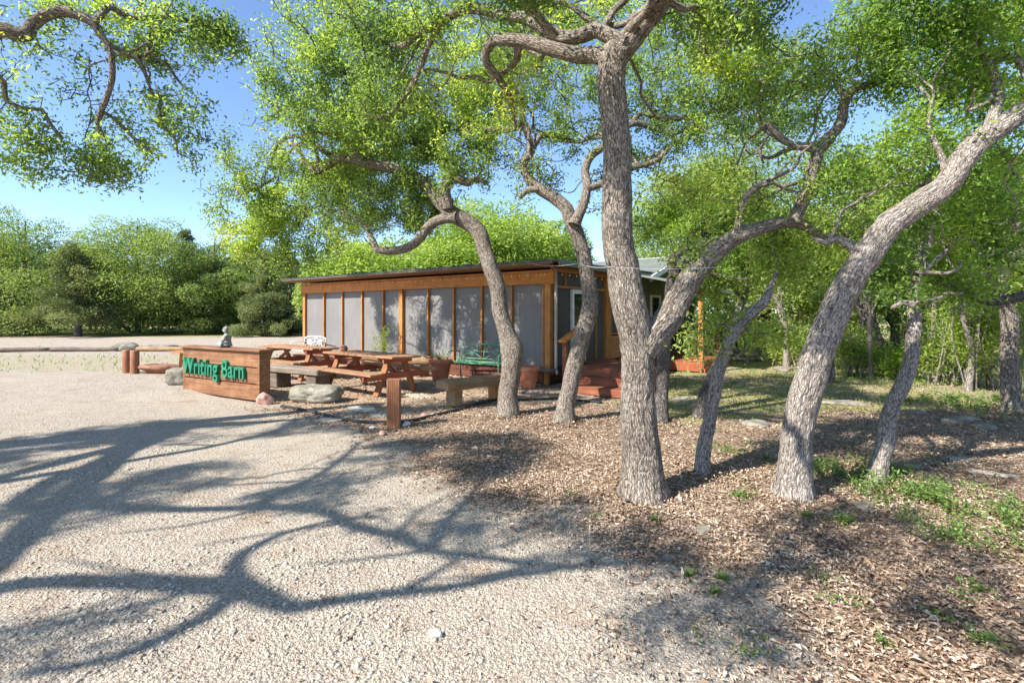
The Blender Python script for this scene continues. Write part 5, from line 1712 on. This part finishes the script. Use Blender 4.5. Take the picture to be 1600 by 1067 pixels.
sA = [(-9.1, 4.3, 4.4, .14)] + SL([(-60, 916), (0, 911), (112, 905), (225, 910), (315, 916), (370, 922), (450, 945), (506, 938), (590, 927), (703, 916), (787, 899), (844, 891), (900, 882), (980, 878), (1050, 872)], 4.8, 5.0, .085, .026)
sB = SL([(440, 944), (370, 900), (374, 865), (427, 837), (480, 822), (540, 809), (590, 806)], 4.8, 4.9, .06, .02)
sC = SL([(360, 920), (326, 955), (270, 983), (197, 1017), (124, 1034), (40, 1050)], 4.8, 4.7, .055, .03)
sD = [(-9.1, 4.3, 4.8, .14)] + SL([(40, 772), (129, 786), (225, 792), (337, 792), (422, 789), (506, 797), (540, 818), (619, 837), (675, 859), (759, 870), (844, 880), (930, 886)], 5.0, 5.0, .075, .028)
sE = [(-9.1, 4.3, 5.0, .12)] + SL([(0, 747), (112, 733), (225, 713), (337, 693), (422, 674), (467, 654), (520, 640)], 5.0, 5.0, .08, .03)
sF = SL([(129, 786), (100, 775), (163, 776), (214, 747), (270, 730)], 5.0, 5.0, .06, .03)
sG = SL([(394, 788), (430, 770), (478, 747), (534, 713), (560, 690)], 5.0, 5.0, .05, .025)
sH = SL([(675, 859), (690, 820), (720, 790), (760, 740), (790, 700)], 5.0, 5.2, .05, .02)
fan = []
gf = np.random.default_rng(77)
for (px, py), (qx, qy) in (((540, 818), (300, 850)), ((675, 859), (470, 880)), ((422, 789), (180, 830)), ((620, 838), (700, 770)), ((844, 880), (640, 905)), ((370, 904), (90, 870)), ((315, 916), (60, 975)), ((225, 792), (20, 840)), ((480, 747), (300, 760)), ((337, 693), (120, 690)), ((560, 700), (700, 670)), ((900, 884), (980, 840))):
    mx, my = (px + qx) / 2 + gf.normal() * 14, (py + qy) / 2 + gf.normal() * 6
    fan.append(SL([(px, py), (mx, my), (qx, qy)], 4.95, 4.9 + gf.normal() * .15, .026, .009))
_, k = grow_oak('oak_tree', 'oak beyond the left edge with a crooked bough hanging over the driveway', [t0, t0_in, t0_f1, t0_f2, t0_f3, t0_f4, t0_f5, t0_f6, t0_f7, t0_l, sA, sB, sC, sD, sE, sF, sG, sH] + fan,
    [C(260, 60, 110, 60, 6.4, .5, 100), C(330, 70, 60, 50, 6.6, .4, 40), C(250, 190, 95, 60, 6.5, .5, 70), C(170, 250, 90, 55, 6.3, .4, 66), C(40, 230, 70, 60, 6.0, .4, 46), C(90, 110, 70, 60, 6.0, .5, 34), C(60, 60, 70, 50, 6.0, .4, 16),
     C(150, 10, 160, 40, 6.2, .5, 44), C(20, 100, 40, 40, 5.8, .3, 12), C(300, 250, 30, 25, 6.5, .3, 10),
     CS(90, 790, 150, 40, 5.2, 145, .5), CS(60, 1010, 130, 40, 4.8, 104, .4), CS(30, 700, 120, 36, 5.2, 104, .5), CS(280, 740, 90, 24, 5.2, 62, .4), CS(470, 760, 110, 24, 5.0, 57, .4),
     CS(760, 705, 120, 40, 5.4, 182, .6), CS(800, 800, 120, 30, 5.2, 114, .5), CS(560, 800, 90, 16, 5.0, 41, .3), CS(250, 670, 160, 20, 5.4, 93, .5), CS(980, 830, 90, 30, 5.2, 67, .4), CS(560, 660, 140, 18, 5.6, 67, .5)],
    M['leaf_oak'], M['bark'], None, 0.048, 62, .15, .22, 14, False, .0045, .46, dense=lambda p: np.where(p[:, 1] < 4.9, 1.15, .7), nsec=9)
n_leaves += k
print('oak leaves', n_leaves)

# ================================================================== WOODLAND behind
def wood_tree(name, label, px, base_py, top_py, half_px, leafmat, seed, shape='round', leaf=.16, n=9000, trunk_r=.16, lean=0.0, group='woodland trees beyond the clearing', low=.12, Y=None, tint0=.5):
    Yt = EYE * F / (base_py - HZ) if Y is None else Y
    x = (px - 800) / F * Yt
    h = EYE - (top_py - HZ) / F * Yt
    r = half_px / F * Yt
    g = np.random.default_rng(seed)
    root = empty(name, (x, Yt, 0), 0, label, 'tree', group)
    T = Tubes()
    pts = [(0, 0, -.1, trunk_r), (lean * .1, .05, h * .25, trunk_r * .85), (lean * .3, -.08, h * .55, trunk_r * .6), (lean * .5, 0, h * .92, trunk_r * .15)]
    s = spline(pts, .3)
    T.add(s[:, :3], s[:, 3], 10, 1, .5, seed)
    nl = 12 if shape != 'cone' else 20
    tips = []
    for i in range(nl):
        f = low + (.9 - low) * (i + .5) / nl
        a = g.uniform(0, 2 * pi)
        rr = r * (1.0 - f * .9 if shape == 'cone' else math.sqrt(max(.1, 1 - ((f - .45) / .6) ** 2)))
        k = int(f * (len(s) - 1))
        b = s[k, :3]
        e = np.array([math.cos(a) * rr * .85, math.sin(a) * rr * .85, h * f + (rr * .25 if shape != 'cone' else -.05 * rr)])
        mid = (b + e) / 2 + np.array([0, 0, .12 * rr])
        q = spline([(*b, s[k, 3] * .55), (*mid, s[k, 3] * .35), (*e, .02)], .35)
        T.add(q[:, :3], q[:, 3], 6, .6, 0, seed + i)
        tips.append(e)
    T.build('trunk', M['bark_dark'], root)
    # puffs of foliage over a lumpy crown, leaves mostly on each puff's outside
    n = int(n * 4.2); leaf = leaf * .84
    nc = 120 if shape == 'round' else 110
    cs = []
    pr = []
    while len(cs) < nc:
        d = unit(g.normal(size=3))
        f = g.uniform(.12, 1.0) ** .5
        if shape == 'cone':
            z = h * (low + (1.0 - low) * (1 - g.random() ** .62))
            rr = r * (1.06 - (z / h) ** 1.25) * (.7 + .55 * vnoise(np.array([d[0] * 2 + seed, d[1] * 2, z * .9])))
            p = np.array([d[0] * rr * f, d[1] * rr * f, z])
            pr.append(r * g.uniform(.13, .24) * (1.15 - .6 * z / h))
        else:
            lump = .72 + .5 * fbm(d * 2.1 + seed * 1.7, seed, 3)
            zc, zr = h * (.5 + low * .5), h * (.5 - low * .5)
            q_ = g.uniform(.17, .30)
            p = np.array([d[0] * r * f * lump, d[1] * r * f * lump, zc + d[2] * zr * f * min(1.0, lump + .12) * (1 - q_ * .35)])
            pr.append(r * q_)
        p[0] += lean * .5 * p[2] / h
        cs.append(p)
    cs = np.array(cs); pr = np.array(pr)
    w_ = pr ** 2 / (pr ** 2).sum()
    idx = g.choice(nc, size=n, p=w_)
    dd = unit(g.normal(size=(n, 3)))
    dd[:, 2] = np.where(g.random(n) < .35, np.abs(dd[:, 2]), dd[:, 2])
    bump_ = .75 + .55 * fbm(dd * 2.4 + idx[:, None] * 1.7, seed, 2)
    c = cs[idx] + dd * (pr[idx] * bump_ * g.uniform(.35, 1.05, n) ** .5)[:, None] * np.array([1.1, 1.1, .8]) + g.normal(size=(n, 3)) * .05
    c[:, 2] = np.maximum(c[:, 2], .1)
    tint = tint0 + (g.random(nc) - .5)[idx] * .45 + g.normal(size=len(idx)) * .14
    me = leaf_mesh('crown', c, leaf, leaf * .55, tint, .5)
    link_mesh('crown', me, leafmat, root)
    return root
WT = [
 ('oak_tree', 'pale topped oak at the far left end of the wood', 40, 524, 330, 110, 'leaf_far', 21, 'round', .17, 13000, .2, 0, -.08, .62),
 ('cedar_tree', 'sparse leaning cedar with a bare dark trunk on the wood edge', 122, 526, 378, 72, 'leaf_cedar', 22, 'cone', .13, 9000, .2, -.6, .16, .6),
 ('oak_tree', 'broad bright green oak in the middle of the wood', 215, 522, 336, 105, 'leaf_far', 23, 'round', .17, 15000, .2, 0, -.10, .7),
 ('cedar_tree', 'pointed dark cedar rising behind the bright green oak', 292, 520, 344, 50, 'leaf_cedar', 24, 'cone', .16, 8000, .2, 0, .1, .45),
 ('oak_tree', 'dull green oak next to the pointed cedar', 335, 522, 362, 66, 'leaf_far', 25, 'round', .17, 11000, .18, 0, -.10, .45),
 ('cedar_tree', 'dark olive cedar close to the left end of the barn', 412, 525, 398, 56, 'leaf_cedar', 26, 'cone', .13, 12000, .18, 0, .03, .62),
 ('cedar_tree', 'bushy cedar touching the left corner post of the barn', 455, 523, 415, 40, 'leaf_cedar', 27, 'cone', .14, 8000, .15, 0, .02, .5),
 ('oak_tree', 'oak past the left edge with low boughs on the grass', -60, 524, 345, 100, 'leaf_far', 28, 'round', .18, 9000, .2, 0, -.10, .5),
 ('oak_tree', 'tall oak showing between cedar and barn', 400, 516, 372, 70, 'leaf_far', 33, 'round', .2, 9000, .2, 0, -.10, .4),
]
for nm, lb, px, by, ty, hw, lm, sd, shp, lf, n, tr, ln, lo, t0_ in WT:
    wood_tree(nm, lb, px, by, ty, hw, M[lm], sd, shp, lf, n, tr, ln, 'woodland trees beyond the clearing', lo, None, t0_)
BT = [
 ('lime green tree behind the left half of the barn roof', 600, 375, 110, 23, 'leaf_lime', 41, 9000, .55),
 ('bright yellow green tree over the middle of the barn roof', 770, 308, 120, 25, 'leaf_lime', 42, 12000, .6),
 ('small pale green tree at the left end of the barn roof', 515, 404, 50, 22, 'leaf_far', 43, 5000, .8),
 ('green tree behind the right end of the barn roof', 868, 338, 60, 27, 'leaf_lime', 44, 6000, .45),
]
for lb, px, ty, hw, Y, lm, sd, n, t0_ in BT:
    wood_tree('broadleaf_tree', lb, px, 0, ty, hw, M[lm], sd, 'round', .17, n, .18, 0, 'trees rising behind the barn', .2, Y, t0_)
RT = [
 ('tall oak behind the porch of the green house', 1080, 235, 110, 21, 'leaf_far', 51, 10000, .95),
 ('tall tree over the iron fence', 1200, 300, 120, 20, 'leaf_far', 52, 9000, .85),
 ('leafy tree behind the thicket, left of the dark crooked oak', 1290, 330, 110, 18, 'leaf_far', 53, 11000, .95),
 ('leafy tree behind the dark crooked oak', 1400, 250, 130, 17, 'leaf_far', 54, 11000, .75),
 ('shady tree behind the straight trunk on the right', 1540, 240, 130, 15, 'leaf_far', 55, 14000, .95),
 ('shady tree closing off the right edge of the yard', 1680, 250, 130, 13, 'leaf_far', 56, 9000, .95),
 ('pale tree glimpsed between the forked oak and the leaning oak', 1150, 180, 110, 26, 'leaf_far', 57, 9000, .85),
]
for lb, px, ty, hw, Y, lm, sd, n, t0_ in RT:
    wood_tree('broadleaf_tree', lb, px, 0, ty, hw, M[lm], sd, 'round', .125, n, .15, 0, 'trees behind the yard on the right', .16, Y, t0_)

# ------------------------------------------------------------------ thicket shrubs with pale stems
def shrub(label, px, Y, top_py, half_px, seed, leafmat, n=4200, leaf=.06, group='shrubs of the thicket', tint0=.5, stems=7, name='shrub'):
    g = np.random.default_rng(seed)
    x = (px - 800) / F * Y
    h = EYE - (top_py - HZ) / F * Y
    r = half_px / F * Y
    root = empty(name, (x, Y, 0), 0, label, 'shrub', group)
    T = Tubes()
    for i in range(stems):
        a = g.uniform(0, 2 * pi); d = g.uniform(.1, .8) * r
        b = np.array([g.normal() * r * .3, g.normal() * .15, -.05])
        e = np.array([math.cos(a) * d, math.sin(a) * d * .6, h * g.uniform(.7, .98)])
        m_ = (b + e) / 2 + g.normal(size=3) * .12
        q = spline([(*b, .022), (*m_, .015), (*e, .006)], .12)
        T.add(q[:, :3], q[:, 3], 6, .5, 0, seed + i)
    T.build('stems', M['bark_pale'], root)
    nc = n // 30
    d = unit(g.normal(size=(nc, 3)))
    cs = d * (g.random((nc, 1)) ** .5) * np.array([r, r * .6, h * .46]) * (.7 + .55 * fbm(d * 2 + seed, seed, 2))[:, None] + np.array([0, 0, h * .56])
    idx = np.repeat(np.arange(nc), 30)
    c = cs[idx] + g.normal(size=(nc * 30, 3)) * .13
    c[:, 2] = np.maximum(c[:, 2], .04)
    tint = tint0 + (g.random(nc) - .5)[idx] * .55 + g.normal(size=len(idx)) * .13
    crown_obj(None, c, leaf, leaf * .5, tint, .4, leafmat, M['bark_pale'], root, 'foliage')
    return root
SHR = [
 ('grey green shrub in front of the iron fence', 1235, 15.5, 505, 45, 61, 'leaf_oak', .7),
 ('dark shrub at the foot of the thicket, right of the sapling', 1335, 13.0, 516, 44, 62, 'leaf_oak', .45),
 ('bright low shrub under the dark crooked oak', 1400, 12.4, 548, 34, 63, 'leaf_near', .5),
 ('tangled shrub right of the bent pale oak', 1480, 11.5, 492, 50, 64, 'leaf_oak', .55),
 ('tall tangled shrub with pale stems in the thicket', 1530, 10.8, 440, 52, 65, 'leaf_oak', .6),
 ('shrub closing the thicket left of the straight trunk', 1500, 12.5, 430, 70, 66, 'leaf_far', .35),
 ('shrub right of the straight trunk', 1625, 10.0, 440, 60, 67, 'leaf_oak', .55),
 ('tall shrub behind the big leaning oak', 1290, 14.8, 492, 40, 68, 'leaf_oak', .6),
 ('tall shrub in the dark middle of the thicket', 1440, 14.6, 452, 50, 69, 'leaf_far', .3),
 ('fresh green shrub behind the stone edge by the fence', 1180, 18.5, 500, 46, 70, 'leaf_lime', .4),
 ('pale shrub seen under the porch roof', 1135, 20, 500, 40, 71, 'leaf_lime', .5),
]
for lb, px, Y, ty, hw, sd, lm, t0_ in SHR:
    shrub(lb, px, Y, ty, hw, sd, M[lm], 3400, .075, 'shrubs of the thicket', t0_, 18)

# the wood deeper in, one dark mass behind the trees that can be told apart
def far_wood(name, label, x0, x1, y0, y1, h0, h1, n, leaf, mat, seed):
    g = np.random.default_rng(seed)
    m = 260
    cx = g.uniform(x0, x1, m); cy = g.uniform(y0, y1, m)
    hh = h0 + (h1 - h0) * fbm2(cx, cy, .12, seed, 2)
    idx = g.integers(0, m, n)
    t = g.random(n) ** .8
    c = np.stack([cx[idx] + g.normal(size=n) * 1.3, cy[idx] + g.normal(size=n) * .9, hh[idx] * t + g.normal(size=n) * .3], -1)
    c[:, 2] = np.maximum(c[:, 2], .05)
    tint = .35 + (g.random(m) - .5)[idx] * .5 + g.normal(size=n) * .13
    o = link_mesh(name, leaf_mesh(name, c, leaf, leaf * .6, tint, .4), mat)
    return tag(o, label, None, None, 'stuff')
far_wood('woodland', 'dense wood far behind the clearing', -75, -6, 42, 50, 4.5, 8.0, 60000, .30, M['leaf_far'], 91)
far_wood('undergrowth', 'dense undergrowth behind the yard on the right', 7, 40, 22, 30, 2.5, 5.5, 42000, .17, M['leaf_far'], 92)
